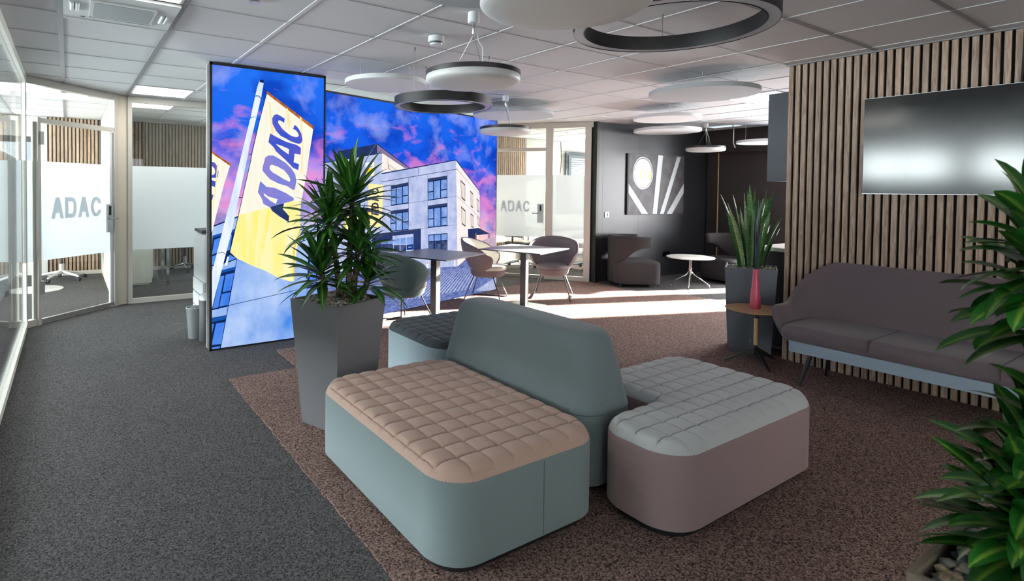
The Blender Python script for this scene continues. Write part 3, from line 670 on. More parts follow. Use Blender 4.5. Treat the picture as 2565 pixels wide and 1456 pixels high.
# slatted wall on the right
SP = .0548
b = MB(); b.box(5.395, 5.46, YS, 2.476, 0, CH, 0)
y = 2.476
k = 45
while True:
    y1 = (k) * SP + .010; y0 = y1 - .0345
    if y1 < -2.9: break
    b.box(5.372, 5.396, y0, y1, 0, CH, 1); k -= 1
struct(b.build('wall_right', ['felt_black', 'slat_oak'], smooth=False), 'oak slatted wall behind the television and sofa')
b = MB(); b.box(5.345, 5.372, YS, 2.49, CH - .010, CH + .002); struct(b.build('trim_1', 'tbar_dark', smooth=False))
# outer walls: east wall with two window openings, others
b = MB(); W0y, W1y, W2y, W3y = 2.62, 3.43, 3.80, 4.28
for a0, a1 in ((YS, W0y), (W1y, W2y), (W3y, 6.3)): b.box(XE, XE + .12, a0, a1, 0, CH)
b.box(XE, 11.6, 6.14, 6.3, 0, CH); b.box(11.5, 11.62, 6.3, 7.0, 0, CH); b.box(11.5, 11.62, 9.0, YN, 0, CH)
for a0, a1, xe in ((W0y, W1y, XE), (W2y, W3y, XE), (7.0, 9.0, 11.5)): b.box(xe, xe + .12, a0, a1, 0, .12 if a0 < 5 else .8); b.box(xe, xe + .12, a0, a1, 2.5, CH)
struct(b.build('wall_east', 'wallwhite', smooth=False))
for i, (a0, a1, z0) in enumerate(((W0y, W1y, .12), (W2y, W3y, .12), (7.0, 9.0, .8))):
    b = MB(); w = .035; XO = XE; XE = 11.5 if i == 2 else XO
    b.box(XE + .03, XE + .09, a0, a0 + w, z0, 2.5); b.box(XE + .03, XE + .09, a1 - w, a1, z0, 2.5); b.box(XE + .03, XE + .09, a0, a1, z0, z0 + w); b.box(XE + .03, XE + .09, a0, a1, 2.5 - w, 2.5)
    if i == 2: b.box(XE + .03, XE + .09, 7.98, 8.04, z0, 2.5)
    struct(b.build('window_%d' % (i + 1), 'window_dark', smooth=False)); XE = XO
b = MB(); b.box(XL - .12, XL, YS, YN, 0, .8); b.box(XL - .12, XL, YS, YN, 2.5, CH)
for a0 in (-3.0, -.5, 1.6, 3.7, 5.8, 7.5, 11.2): b.box(XL - .12, XL, a0, a0 + .35, .8, 2.5)
struct(b.build('wall_west', 'wallwhite', smooth=False))
for i, (a0, a1) in enumerate(((-2.65, -.5), (-.15, 1.6), (1.95, 3.7), (4.05, 5.8), (6.15, 7.5), (7.85, 11.2))):
    b = MB(); w = .05
    for q0, q1 in ((a0, a0 + w), (a1 - w, a1), ((a0 + a1) / 2 - w / 2, (a0 + a1) / 2 + w / 2)): b.box(XL - .08, XL - .02, q0, q1, .8, 2.5)
    b.box(XL - .08, XL - .02, a0, a1, .8, .86); b.box(XL - .08, XL - .02, a0, a1, 2.44, 2.5)
    struct(b.build('window_%d' % (i + 4), 'window_dark', smooth=False))
b = MB()
for a0, a1 in ((XL, -.2), (4.2, 12.2)): b.box(a0, a1, YS - .12, YS, 0, CH)
b.box(-.2, 4.2, YS - .12, YS, 0, .8); b.box(-.2, 4.2, YS - .12, YS, 2.45, CH); b.box(1.9, 2.1, YS - .12, YS, .8, 2.45)
struct(b.build('wall_south', 'wallwhite', smooth=False))
b = MB(); b.box(XL, -2.35, YN, YN + .12, 0, CH); b.box(-.42, 3.25, YN, YN + .12, 0, CH); b.box(5.2, 12.2, YN, YN + .12, 0, CH); b.box(3.25, 5.2, YN, YN + .12, 0, .75); b.box(3.25, 5.2, YN, YN + .12, 2.4, CH); b.box(-2.35, -.42, YN, YN + .12, 0, .75); b.box(-2.35, -.42, YN, YN + .12, 2.3, CH)  # opening behind the wide light box is added to let the fill lamp in
struct(b.build('wall_north', 'wallwhite', smooth=False))
# window with blinds in the left office
b = MB(); w = .05
for q0, q1 in ((-2.35, -2.3), (-.47, -.42), (-1.42, -1.36)): b.box(q0, q1, YN + .02, YN + .08, .75, 2.3)
b.box(-2.35, -.42, YN + .02, YN + .08, .75, .8); b.box(-2.35, -.42, YN + .02, YN + .08, 2.2, 2.3)
wn = struct(b.build('window_10', 'window_dark', smooth=False))
b = MB()
for k in range(17):
    z = .85 + k * .05; b.box(-2.3, -.47, YN - .03, YN + .01, z, z + .006)
b.build('window_blind', 'blind', wn, smooth=False)
# slatted feature walls in the offices
def slat_panel(x0, x1, y, z0=0, z1=CH):
    b = MB(); b.box(x0, x1, y, y + .03, z0, z1, 0); k0 = int(math.floor(x0 / SP)) + 1
    while k0 * SP + .034 < x1: b.box(k0 * SP, k0 * SP + .036, y - .024, y, z0, z1, 1); k0 += 1
    return b
struct(slat_panel(-.30, .44, 11.34).build('wall_office_slats', ['felt_black', 'slat_oak_x'], smooth=False))
struct(slat_panel(.56, 3.2, 11.2).build('wall_office_slats', ['felt_black', 'slat_oak_x'], smooth=False))
b = MB(); b.box(-.3, 5.4, 11.12, 11.16, 0, .06); struct(b.build('baseboard_north', 'frame', smooth=False))
# partition between the two left offices, ends in the cream pillar
b = MB(); b.wallbox((.488, 8.031), (.625, 8.075), 0, .145, 0, CH, 0, .16); b.box(.47, .55, 8.18, 11.4, 0, CH)
struct(b.build('wall_partition', 'pillar', smooth=False), 'cream partition pillar between the two glass offices')

# ---- glass partitions
def fixed_glazing(name, a, b_, posts, frost=True, top=True, z_top=CH):
    L = (Vector(b_) - Vector(a)).length; fr = MB()
    fr.wallbox(a, b_, 0, L, 0, .06, -.03, .03); fr.wallbox(a, b_, 0, L, z_top - .075, z_top, -.03, .03)
    for s0, s1 in posts: fr.wallbox(a, b_, s0, s1, .06, z_top - .075, -.032, .032)
    root = struct(fr.build(name, 'frame', smooth=False))
    g = MB(); g.wallbox(a, b_, 0, L, .06, z_top - .075, -.005, .005); g.build('glass_pane', 'glass', root, smooth=False)
    if frost:
        q = MB(); q.wallbox(a, b_, 0, L, .685, 1.755, -.0075, -.0068); q.build('frosted_film', 'frost', root, smooth=False)
    return root
A0 = (-.396, 7.217); A1 = (.488, 8.031)
def letters_on(a, b_, s0, z0, hgt, wid, off, name, parent, matname, txt='ADAC', gap=.1):
    G = {'A': [[(0, 0), (.28, 0), (.36, .26), (.64, .26), (.72, 0), (1, 0), (.66, 1), (.34, 1)]],
         'D': [[(0, 0), (.27, 0), (.27, 1), (0, 1)], [(.27, 0), (.6, 0), (.6, .2), (.27, .2)], [(.27, .8), (.6, .8), (.6, 1), (.27, 1)], [(.6, 0), (.82, .07), (.97, .3), (.97, .7), (.82, .93), (.6, 1), (.6, .8), (.7, .68), (.7, .32), (.6, .2)]],
         'C': [[(.97, .34), (.7, .34), (.66, .24), (.52, .18), (.37, .26), (.29, .42), (.29, .58), (.37, .74), (.52, .82), (.66, .76), (.7, .66), (.97, .66), (.9, .86), (.7, .97), (.5, 1), (.25, .95), (.07, .75), (0, .5), (.07, .25), (.25, .05), (.5, 0), (.7, .03), (.9, .14)]]}
    d = (Vector(b_) - Vector(a)).normalized(); n = Vector((-d.y, d.x)); A_ = Vector(a); mb = MB()
    for i, ch in enumerate(txt):
        for poly in G[ch]:
            ring = []
            for o_ in (off, off - .0006):
                ring.append([(A_.x + d.x * (s0 + (i * (1 + gap) + u) * wid) + n.x * o_, A_.y + d.y * (s0 + (i * (1 + gap) + u) * wid) + n.y * o_, z0 + v * hgt) for u, v in poly])
            mb.loft(ring)
        if ch == 'A': pass
    return mb.build(name, matname, parent, smooth=False)
# diagonal wall with the door
Ld = (Vector(A1) - Vector(A0)).length
fr = MB()
fr.wallbox(A0, A1, 0, Ld, CH - .075, CH, -.035, .035); fr.wallbox(A0, A1, 0, .12, 0, .07, -.035, .035)
fr.wallbox(A0, A1, Ld - .055, Ld, 0, CH - .07, -.04, .04); fr.wallbox(A0, A1, 0, .012, 0, CH - .07, -.03, .03)
fr.wallbox(A0, A1, .095, .12, .07, 2.17, -.012, .012); fr.wallbox(A0, A1, .125, .16, 0, 2.22, -.045, .045); fr.wallbox(A0, A1, .16, Ld - .055, 2.165, 2.215, -.035, .035)
fw = struct(fr.build('door_frame', 'frame', smooth=False))
g = MB(); g.wallbox(A0, A1, .012, .095, .07, CH - .075, -.005, .005); g.wallbox(A0, A1, .16, Ld - .055, 2.215, CH - .075, -.005, .005); g.build('glass_pane', 'glass', fw, smooth=False)
g = MB(); g.wallbox(A0, A1, .012, .095, .685, 1.755, -.008, -.007); g.build('frosted_film', 'frost', fw, smooth=False)
lf = MB(); lf.wallbox(A0, A1, .165, Ld - .06, .012, .055, -.02, .02); lf.wallbox(A0, A1, Ld - .095, Ld - .062, .055, 2.155, -.012, .012, 1)
door = struct(lf.build('door_1', ['alu', 'plastic_white'], smooth=False), 'frosted glass office door')
g = MB(); g.wallbox(A0, A1, .165, Ld - .095, .055, 2.16, -.005, .005); g.build('glass_pane', 'glass', door, smooth=False)
g = MB(); g.wallbox(A0, A1, .165, Ld - .095, .685, 1.755, -.0075, -.0068); g.build('frosted_film', 'frost', door, smooth=False)
letters_on(A0, A1, .31, 1.13, .235, .155, -.0085, 'lettering', door, 'frost_letter')
g = MB()
for z in (.33, 1.93): g.wallbox(A0, A1, .145, .185, z, z + .14, -.06, -.03)
g.build('hinge', 'alu', door, smooth=False)
g = MB(); g.wallbox(A0, A1, Ld - .16, Ld - .07, .93, 1.27, -.03, -.01, 0); g.wallbox(A0, A1, Ld - .13, Ld - .10, 1.14, 1.25, -.034, -.03, 1)
g.build('handle_plate', ['silver', 'black'], door, smooth=False)
d_ = (Vector(A1) - Vector(A0)).normalized(); n_ = Vector((-d_.y, d_.x))
P_ = lambda u, t, z: (A0[0] + d_.x * u + n_.x * t, A0[1] + d_.y * u + n_.y * t, z)
g = MB(); g.tube([P_(Ld - .115, -.03, 1.10), P_(Ld - .115, -.075, 1.10), P_(Ld - .12, -.08, 1.10), P_(Ld - .03, -.082, 1.10)], .010); g.build('door_handle', 'silver', door)
# fixed window right of the pillar
fixed_glazing('window_11', (.625, 8.075), (5.3, 8.075), [(0, .05), (2.2, 2.24)])
# long glass wall beside the camera
r_ = fixed_glazing('wall_left_glass', (-.395, 7.217), (-.395, -3.0), [(10.1, 10.2)])
# middle office: 45 degree glass wall
M0 = (6.28, 7.59); M1 = (7.215, 6.29); Lm = (Vector(M1) - Vector(M0)).length
fr = MB(); fr.wallbox(M0, M1, -.9, Lm, CH - .09, CH, -.035, .035); fr.wallbox(M0, M1, Lm - .13, Lm - .03, 0, CH - .09, -.035, .035); fr.wallbox(M0, M1, .83, .95, 0, CH - .09, -.04, .04)
fr.wallbox(M0, M1, .95, Lm - .1, 0, .07, -.035, .035); fr.wallbox(M0, M1, -.1, .83, 2.165, 2.22, -.035, .035); fr.wallbox(M0, M1, -.9, -.1, 0, .07, -.035, .035); fr.wallbox(M0, M1, -.16, -.1, 0, CH - .09, -.035, .035)
f2 = struct(fr.build('window_12', 'frame', smooth=False))
g = MB(); g.wallbox(M0, M1, .95, Lm - .13, .07, CH - .09, -.004, .004); g.wallbox(M0, M1, -.1, .83, 2.22, CH - .09, -.004, .004); g.wallbox(M0, M1, -.9, -.16, .07, CH - .09, -.004, .004); g.build('glass_pane', 'glass', f2, smooth=False)
g = MB(); g.wallbox(M0, M1, .95, Lm - .13, .7, 1.76, -.007, -.006); g.build('frosted_film', 'frost', f2, smooth=False)
lf = MB(); lf.wallbox(M0, M1, -.09, .82, .012, .055, -.02, .02)
d2 = struct(lf.build('door_2', 'alu', smooth=False), 'frosted glass door of the middle office')
g = MB(); g.wallbox(M0, M1, -.09, .82, .055, 2.16, -.004, .004); g.build('glass_pane', 'glass', d2, smooth=False)
g = MB(); g.wallbox(M0, M1, -.09, .82, .7, 1.76, -.007, -.006); g.build('frosted_film', 'frost', d2, smooth=False)
letters_on(M0, M1, .05, 1.13, .19, .12, -.008, 'lettering', d2, 'frost_letter')
g = MB(); g.wallbox(M0, M1, .70, .80, .95, 1.27, -.03, -.008, 0); g.wallbox(M0, M1, .74, .77, 1.15, 1.25, -.034, -.03, 1); g.build('handle_plate', ['silver', 'black'], d2, smooth=False)
dm = (Vector(M1) - Vector(M0)).normalized(); nm = Vector((-dm.y, dm.x)); Pm = lambda u, t, z: (M0[0] + dm.x * u + nm.x * t, M0[1] + dm.y * u + nm.y * t, z)
g = MB(); g.tube([Pm(.76, -.03, 1.11), Pm(.76, -.07, 1.11), Pm(.75, -.075, 1.11), Pm(.62, -.078, 1.11)], .010); g.build('door_handle', 'silver', d2)
# black panel wall with the painting, dark brown end wall
B0 = (7.235, 6.262); B1 = (10.15, 6.01); Lb = (Vector(B1) - Vector(B0)).length
b = MB(); b.wallbox(B0, B1, 0, Lb, 0, CH, 0, .12)
for s_ in (.165, .95, 1.9): pass
wb = struct(b.build('wall_back', 'darkwall', smooth=False), 'dark blue-black panel wall with the painting')
b = MB()
for s_ in (.17, 1.02): b.wallbox(B0, B1, s_, s_ + .003, 0, CH, -.0008, .001)
b.build('panel_joint', 'black', wb, smooth=False)
b = MB(); b.box(7.2, 7.255, 6.2, 6.38, 0, CH); struct(b.build('trim_2', 'black', smooth=False))
b = MB(); b.box(10.02, 10.12, 4.45, 6.0, 0, 2.22, 0); b.box(9.93, 10.12, 4.45, 6.0, 2.22, CH, 0); b.box(10.005, 10.02, 5.78, 5.79, 0, 2.22, 1)
struct(b.build('wall_end', ['brownwall', 'wood_leg'], smooth=False), 'dark brown textile end wall')
# office divider wall for the middle office (white part right of slats)
struct(slat_panel(7.2, 8.4, 9.2).build('wall_office_slats', ['felt_black', 'slat_oak_x'], smooth=False))
b = MB(); b.box(5.45, 12.2, 9.24, 9.3, 0, CH); b.box(5.40, 5.46, 6.75, 9.3, 0, CH)
struct(b.build('wall_office', 'wallwhite', smooth=False))
b = MB(); b.box(9.60, 10.7, 9.16, 9.2, 1.0, 2.40); wq = struct(b.build('window_13', 'window_dark', smooth=False))
b = MB(); b.box(9.68, 10.62, 9.146, 9.158, 1.05, 2.32); b.build('window_pane', 'pane_glow', wq, smooth=False)  # pane glows by itself: daylight put into its emission, solid wall behind
b = MB()
for k in range(24): b.box(9.72, 10.62, 9.10, 9.135, 1.07 + k * .05, 1.078 + k * .05 + .02)
b.build('window_blind', 'blind', wq, smooth=False)
b = MB(); b.tube([(9.35, 9.1, 2.6), (9.36, 9.08, 2.2), (9.30, 9.05, 1.9), (9.33, 9.1, 1.5)], .008); tag(b.build('hanging_cable', 'black'), 'black cable hanging beside the blinds in the middle office', 'cable')

# lit ceiling panels (lamps)
def light_panel(i, j, label, m='panel_light', w=1, h=1):
    x0 = GX + i * GP + .02; x1 = GX + (i + w) * GP - .02; y0 = GY + j * GP + .012; y1 = GY + (j + h) * GP - .012
    t = thing('ceiling_light', label, 'light', ((x0 + x1) / 2, (y0 + y1) / 2, CH - .006)); sx, sy = (x1 - x0) / 2, (y1 - y0) / 2
    q = MB(); q.box(-sx, sx, -sy, sy, 0, .008); q.build('frame', 'tbar', t, smooth=False)
    q = MB(); q.box(-sx + .02, sx - .02, -sy + .02, sy - .02, -.003, 0); q.build('diffuser', m, t, smooth=False)
light_panel(1, 3, 'lit square ceiling panel in front of the glass offices')
light_panel(0, -3, 'lit ceiling panel at the top edge beside the air conditioning cassette')
light_panel(-2, 4, 'long lit ceiling panel inside the left glass office', w=2)
light_panel(1, 5, 'lit ceiling panel inside the office right of the cream pillar')
light_panel(-1, 8, 'far lit ceiling panel near the slatted wall of the left office')
light_panel(10, -3, 'lit ceiling panel beyond the large acoustic disc, beside the dark cupboard')
light_panel(13, 4, 'lit ceiling panel inside the middle office')
light_panel(-4, -1, 'lit ceiling panel in the office behind the long glass wall', w=2)
# ================================================================== LIGHT BOXES
def art(mb, data, mats, base_y, step=.0006):
    """flat printed picture: layered polygons on the panel face"""
    for k, (mn, fl) in enumerate(data):
        if mn not in mats: mats.append(mn)
        pts = [(fl[i] / 1000, base_y - step * (k + 1) * .25, fl[i + 1] / 1000) for i in range(0, len(fl), 2)]
        mb.add(pts, [list(range(len(pts)))], mats.index(mn))
def build_flat(mb, name, mats, parent):
    me = bpy.data.meshes.new(name); me.from_pydata(mb.v, [], mb.f); me.update()
    for k in mats: me.materials.append(MATS[k])
    me.polygons.foreach_set('material_index', mb.m)
    o = bpy.data.objects.new(name, me); COL.objects.link(o); o.parent = parent; return o
lb = thing('advertising_light_box', 'tall free-standing backlit picture of a yellow flag on a pole, by the planter', 'light box', (1.07, 5.36, 0))
b = MB(); b.box(0, 1.10, .0, .15, 0, 2.625); b.box(-.004, .018, -.006, .02, 0, 2.63, 1); b.box(1.085, 1.104, -.006, .02, 0, 2.63, 1); b.box(0, 1.1, -.006, .02, 2.605, 2.63, 1); b.box(0, 1.1, -.006, .02, 0, .016, 1)
for yy in (.05, .1): b.box(-.004, 0, yy - .004, yy + .004, 0, 2.62, 1)
b.build('frame', ['metal_panel_frame', 'black'], lb, smooth=False)
mats_ = ['sky1']; mb = MB(); mb.add([(.012, -.001, .012), (1.09, -.001, .012), (1.09, -.001, 2.61), (.012, -.001, 2.61)], [(0, 1, 2, 3)], 0)
art(mb, ART1, mats_, -.001); build_flat(mb, 'backlit_print', mats_, lb)
dv = Vector((5.357 - 3.174, 6.509 - 5.887)); an = math.atan2(dv.y, dv.x); org = Vector((5.357, 6.509)) - dv.normalized() * 3.2
lb2 = thing('advertising_light_box', 'wide backlit picture of an office building under an evening sky, behind the tables', 'light box', (org.x, org.y, 0), an)
b = MB(); b.box(.0, 3.2, .0, .12, 0, 2.535); b.box(-.002, 3.205, -.004, .02, 2.52, 2.54, 1); b.box(0, 3.205, -.004, .02, 0, .014, 1); b.box(3.192, 3.206, -.004, .12, 0, 2.54, 1)
b.build('frame', ['metal_panel_frame', 'black'], lb2, smooth=False)
mats_ = ['sky2']; mb = MB(); mb.add([(.0, -.001, .012), (3.193, -.001, .012), (3.193, -.001, 2.52), (.0, -.001, 2.52)], [(0, 1, 2, 3)], 0)
art(mb, ART2, mats_, -.001); build_flat(mb, 'backlit_print', mats_, lb2)
# painting on the dark wall
ab = math.atan2(B1[1] - B0[1], B1[0] - B0[0])
pt = thing('painting', 'dark square canvas with white disc and radiating white stripes on the black wall', 'painting', (7.22, 6.232, 0), ab)
b = MB(); b.box(.752, 2.145, .0, .035, 1.10, 2.145, 0); b.box(.72, .752, .002, .035, 1.10, 2.145, 1); b.build('canvas', ['canvas', 'paint_side'], pt, smooth=False)
mats_ = ['pwhite']; mb = MB(); art(mb, ART3, mats_, -.001); build_flat(mb, 'painted_motif', mats_, pt)
sw = thing('light_switch', 'small white switch plate on the black wall left of the painting', 'switch', (B0[0] + math.cos(ab) * .27, B0[1] + math.sin(ab) * .27 - .006, 1.105), ab)
b = MB(); b.box(-.045, .045, -.006, .006, -.045, .045, 0); b.box(-.005, .02, -.008, -.006, -.03, .03, 1); b.build('cover_plate', ['plastic_white', 'black'], sw, smooth=False)
sk = thing('wall_socket', 'black double socket low on the black wall beside the armchair', 'socket', (B0[0] + math.cos(ab) * 1.73, B0[1] + math.sin(ab) * 1.73 - .008, .385), ab)
b = MB(); b.box(-.08, .08, -.01, .006, -.04, .04, 0); b.cyl((-.035, -.011), .001, -.03, .03, 8, 0); b.build('cover_plate', ['black_gloss'], sk, smooth=False)

# ================================================================== OTTOMANS
def closest_on(poly, pts):
    A_ = np.array(poly); B_ = np.roll(A_, -1, 0); best = np.full(len(pts), 1e9); q = np.zeros_like(pts); ins = np.zeros(len(pts), bool)
    for a, b_ in zip(A_, B_):
        d = b_ - a; t = np.clip(((pts - a) @ d) / (d @ d + 1e-12), 0, 1); c = a + t[:, None] * d; dd = np.hypot(*(pts - c).T); k = dd < best; best[k] = dd[k]; q[k] = c[k]
        cr = ((a[1] > pts[:, 1]) != (b_[1] > pts[:, 1])); xi = a[0] + (pts[:, 1] - a[1]) / (b_[1] - a[1] + 1e-12) * d[0]; ins ^= cr & (pts[:, 0] < xi)
    return best, q, ins
def quilt_top(outline, zs, cell, step=None, rise=.044, puff=.016, ox=0, oy=0):
    step = cell / 18; P = np.array(outline); x0, y0 = P.min(0) - step; x0 = ox + math.floor((x0 - ox) / step) * step; y0 = oy + math.floor((y0 - oy) / step) * step; x1, y1 = P.max(0) + step
    nx = int((x1 - x0) / step) + 1; ny = int((y1 - y0) / step) + 1
    X, Y = np.meshgrid(x0 + step * np.arange(nx), y0 + step * np.arange(ny)); pts = np.stack([X.ravel(), Y.ravel()], 1)
    d, q, ins = closest_on(outline, pts); near = ins | (d < step * 1.05)
    pos = np.where(ins[:, None], pts, q); dd = np.where(ins, d, 0)
    t = np.clip(dd / .06, 0, 1); hgt = rise * np.sqrt(np.maximum(0, 1 - (1 - t) ** 2))
    u = (pos[:, 0] - ox) / cell; v = (pos[:, 1] - oy) / cell
    pf = (np.abs(np.sin(np.pi * u)) * np.abs(np.sin(np.pi * v))) ** .2
    hgt = hgt + puff * pf * np.clip(dd / .03, 0, 1)
    mb = MB(); mb.v = [(float(a), float(b_), float(zs + c)) for (a, b_), c in zip(pos, hgt)]
    nr = near.reshape(ny, nx); idx = np.arange(nx * ny).reshape(ny, nx); used = {}
    fs = []
    for j in range(ny - 1):
        for i in range(nx - 1):
            if nr[j, i] and nr[j, i + 1] and nr[j + 1, i] and nr[j + 1, i + 1]: fs.append([idx[j, i], idx[j, i + 1], idx[j + 1, i + 1], idx[j + 1, i]])
    remap = {}; nv = []
    for f in fs:
        for k in f:
            if k not in remap: remap[k] = len(nv); nv.append(mb.v[k])
    mb.v = nv; mb.f = [[remap[k] for k in f] for f in fs]; mb.m = [0] * len(mb.f); return mb
def inset_poly(P, dlt):
    A_ = np.array(P); t = np.roll(A_, -1, 0) - np.roll(A_, 1, 0); n = np.stack([-t[:, 1], t[:, 0]], 1); n /= np.hypot(*n.T)[:, None]; return [tuple(q) for q in A_ + n * dlt]
def seat_block(name, label, outline, seam_at, body, top, ox, oy, zs=.372, cell=.107):
    t = thing(name, label, 'ottoman', (0, 0, 0), 0, 'quilted ottomans around the central backrest')
    c = np.array(outline).mean(0); t.location = (c[0], c[1], .01); loc = [(a - c[0], b_ - c[1]) for a, b_ in outline]
    b = MB(); ins = inset_poly(loc, .01)
    b.loft([[(x, y, .032) for x, y in inset_poly(loc, .012)], [(x, y, .042) for x, y in loc], [(x, y, zs - .012) for x, y in loc], [(x, y, zs - .004) for x, y in inset_poly(loc, .006)]])
    bd = b.build('body', body, t, ang=50)
    q = quilt_top(inset_poly(loc, .0035), zs - .012, cell, ox=ox - c[0], oy=oy - c[1]); q.build('quilted_cushion', top, t, ang=80)
    b = MB(); b.loft([[(x, y, z) for x, y in inset_poly(loc, .035)] for z in (0, .04)]); b.build('plinth', 'black', t, smooth=False)
    b = MB()
    for (sx, sy, nx_, ny_) in seam_at: b.box(sx - c[0] - .0012 + nx_ * .0, sx - c[0] + .0012, sy - c[1] - .0012, sy - c[1] + .0012, .05, zs - .014)
    if seam_at: b.build('side_seam', 'seam', bd, smooth=False)
    return t
mat('seam', (84, 94, 96), .9)
seat_block('ottoman', 'teal ottoman with dusty pink quilted top in the foreground', rrect(1.165, 2.045, 1.68, 2.985, .17, 10), [(1.66, 1.6795, 0, 0)], 'teal_fabric', 'pink_fabric', 1.165 + .03, 1.70)
seat_block('ottoman', 'mauve ottoman with pale grey quilted top, nearest the sofa', roundpoly([(2.095, 1.355), (3.41, 1.355), (3.41, 2.235), (2.56, 2.235), (2.56, 1.79), (2.095, 1.79)], [.18, .2, .18, .05, .04, .15], 9), [(2.118, 1.47, 0, 0)], 'mauve_fabric', 'pale_fabric', 2.11, 1.37)
seat_block('ottoman', 'pale blue-grey ottoman with charcoal quilted top behind the backrest', roundpoly([(2.13, 3.165), (3.42, 3.165), (3.42, 4.06), (2.13, 4.06)], [.2, .2, .2, .2], 9), [], 'light_side_fabric', 'charcoal_fabric', 2.13, 3.18)
t = thing('backrest_module', 'tall teal-grey upholstered backrest block between the ottomans', 'backrest', (2.27, 2.46, .01))
b = MB(); hx, hy = .215, .635
rr = lambda i, z, r=.15, e=1.0: [(x, y, z) for x, y in rrect(-hx + i, hx - i, -hy + i * e, hy - i * e, max(r - i * .3, .06), 10)]
b.loft([rr(.012, .032), rr(0, .045), rr(0, .385)]); b.build('base', 'back_fabric', t, ang=50)
b = MB(); b.loft([rr(.006, .385), rr(.0, .392), rr(.022, .50), rr(.045, .62), rr(.064, .70), rr(.075, .735), rr(.090, .757), rr(.112, .768), rr(.15, .772)]); b.build('backrest', 'back_fabric', t, ang=60)
b = MB(); b.loft([rr(.04, 0), rr(.04, .04)]); b.build('plinth', 'black', t, smooth=False)

# ================================================================== UPHOLSTERED SHELLS
def shell(path, zb, zt, th, lean, n_t=48, n_r=20, e=.35, mi=0, tips=.03):
    """closed padded shell: path(t)->(x,y,nx,ny) outward normal, heights zb(t)/zt(t), thickness, lean(t, v) outward offset"""
    mb = MB(); rings = []
    for i in range(n_t + 1):
        t = i / n_t; x, y, nx_, ny_ = path(t); k = min(t, 1 - t) / tips if tips else 1
        s_ = math.sqrt(max(0.0004, 1 - (1 - min(k, 1)) ** 2)); zc, hh = (zb(t) + zt(t)) / 2, (zt(t) - zb(t)) / 2 * (.35 + .65 * s_); T = th / 2 * (.15 + .85 * s_)
        ring = []
        for j in range(n_r):
            a = 2 * math.pi * j / n_r; ca, sa = math.cos(a), math.sin(a)
            h = math.copysign(abs(sa) ** e, sa); w = math.copysign(abs(ca) ** .6, ca)
            z = zc + hh * h; v = (z - zb(t)) / max(1e-6, zt(t) - zb(t)); o_ = lean(t, v) + T * w
            ring.append((x + nx_ * o_, y + ny_ * o_, z))
        rings.append(ring)
    mb.loft(rings, mi); return mb
def sm(t): t = max(0, min(1, t)); return t * t * (3 - 2 * t)
# ---- sofa along the slatted wall (local: +x towards the wall, y along)
sofa = thing('sofa', 'long mauve-grey sofa with rounded arm and pale blue base under the television', 'sofa', (5.0, 1.255, .0125))
SL = .965
def spath(t):
    # from left arm front (y=+SL) around the back to the right arm front (y=-SL); rounded corners
    r = .20; segs = [('l', (-.29, SL), (.30 - r, SL)), ('a', (.30 - r, SL - r), r, 90, 0), ('l', (.30, SL - r), (.30, -SL + r)), ('a', (.30 - r, -SL + r), r, 0, -90), ('l', (.30 - r, -SL), (-.29, -SL))]
    Ls = [.59 - r, math.pi / 2 * r, 2 * (SL - r), math.pi / 2 * r, .59 - r]; T = sum(Ls); d = t * T
    for s_, L in zip(segs, Ls):
        if d <= L + 1e-9:
            if s_[0] == 'l':
                p, q = Vector(s_[1]), Vector(s_[2]); u = (q - p).normalized(); p = p + u * d; return p.x, p.y, -u.y, u.x
            a = math.radians(s_[3] + (s_[4] - s_[3]) * d / L); return s_[1][0] + s_[2] * math.cos(a), s_[1][1] + s_[2] * math.sin(a), math.cos(a), math.sin(a)
        d -= L
    p = Vector(segs[-1][2]); return p.x, p.y, 0, -1
sT = .39 * 2 + .628 + 1.56; sk_ = lambda t: min(t, 1 - t) * sT
b = shell(spath, lambda t: .30, lambda t: .585 + .335 * sm((sk_(t) - .22) / .5), .075, lambda t, v: -.10 * max(0, 1 - v) ** 2 + .035 * v, n_t=110, n_r=24, e=.45, tips=.028)
b.build('shell', 'sofa_fabric', sofa, ang=70)
b = MB(); b.loft([[(x, y, z) for x, y in rrect(-.34 + i, .24, -SL + .03 + i, SL - .03 - i, .10, 8)] for z, i in ((.345, .02), (.36, 0), (.42, -.005), (.45, .01), (.462, .04))]); cush = b.build('seat_cushion', 'sofa_fabric', sofa, ang=60)
for yy in (.33, -.33): b = MB(); b.box(-.35, .22, yy - .0015, yy + .0015, .38, .4635); b.build('seat_seam', 'seam_dark', cush, smooth=False)
b = MB(); b.loft([[(x, y, z) for x, y in rrect(-.325, .22, -SL + .09, SL - .09, .06, 6)] for z in (.262, .268, .345)]); b.build('base_band', 'sofa_band', sofa)
for sx in (-.22, .12):
    for sy in (1, -1):
        b = MB(); b.tube([(sx, sy * .74, .265), (sx + (-.05 if sx < 0 else .05), sy * .79, .0)], [.021, .010], 12); b.v = [(x_, y_, max(z_, .0)) for x_, y_, z_ in b.v]; b.build('leg', 'gunmetal', sofa)

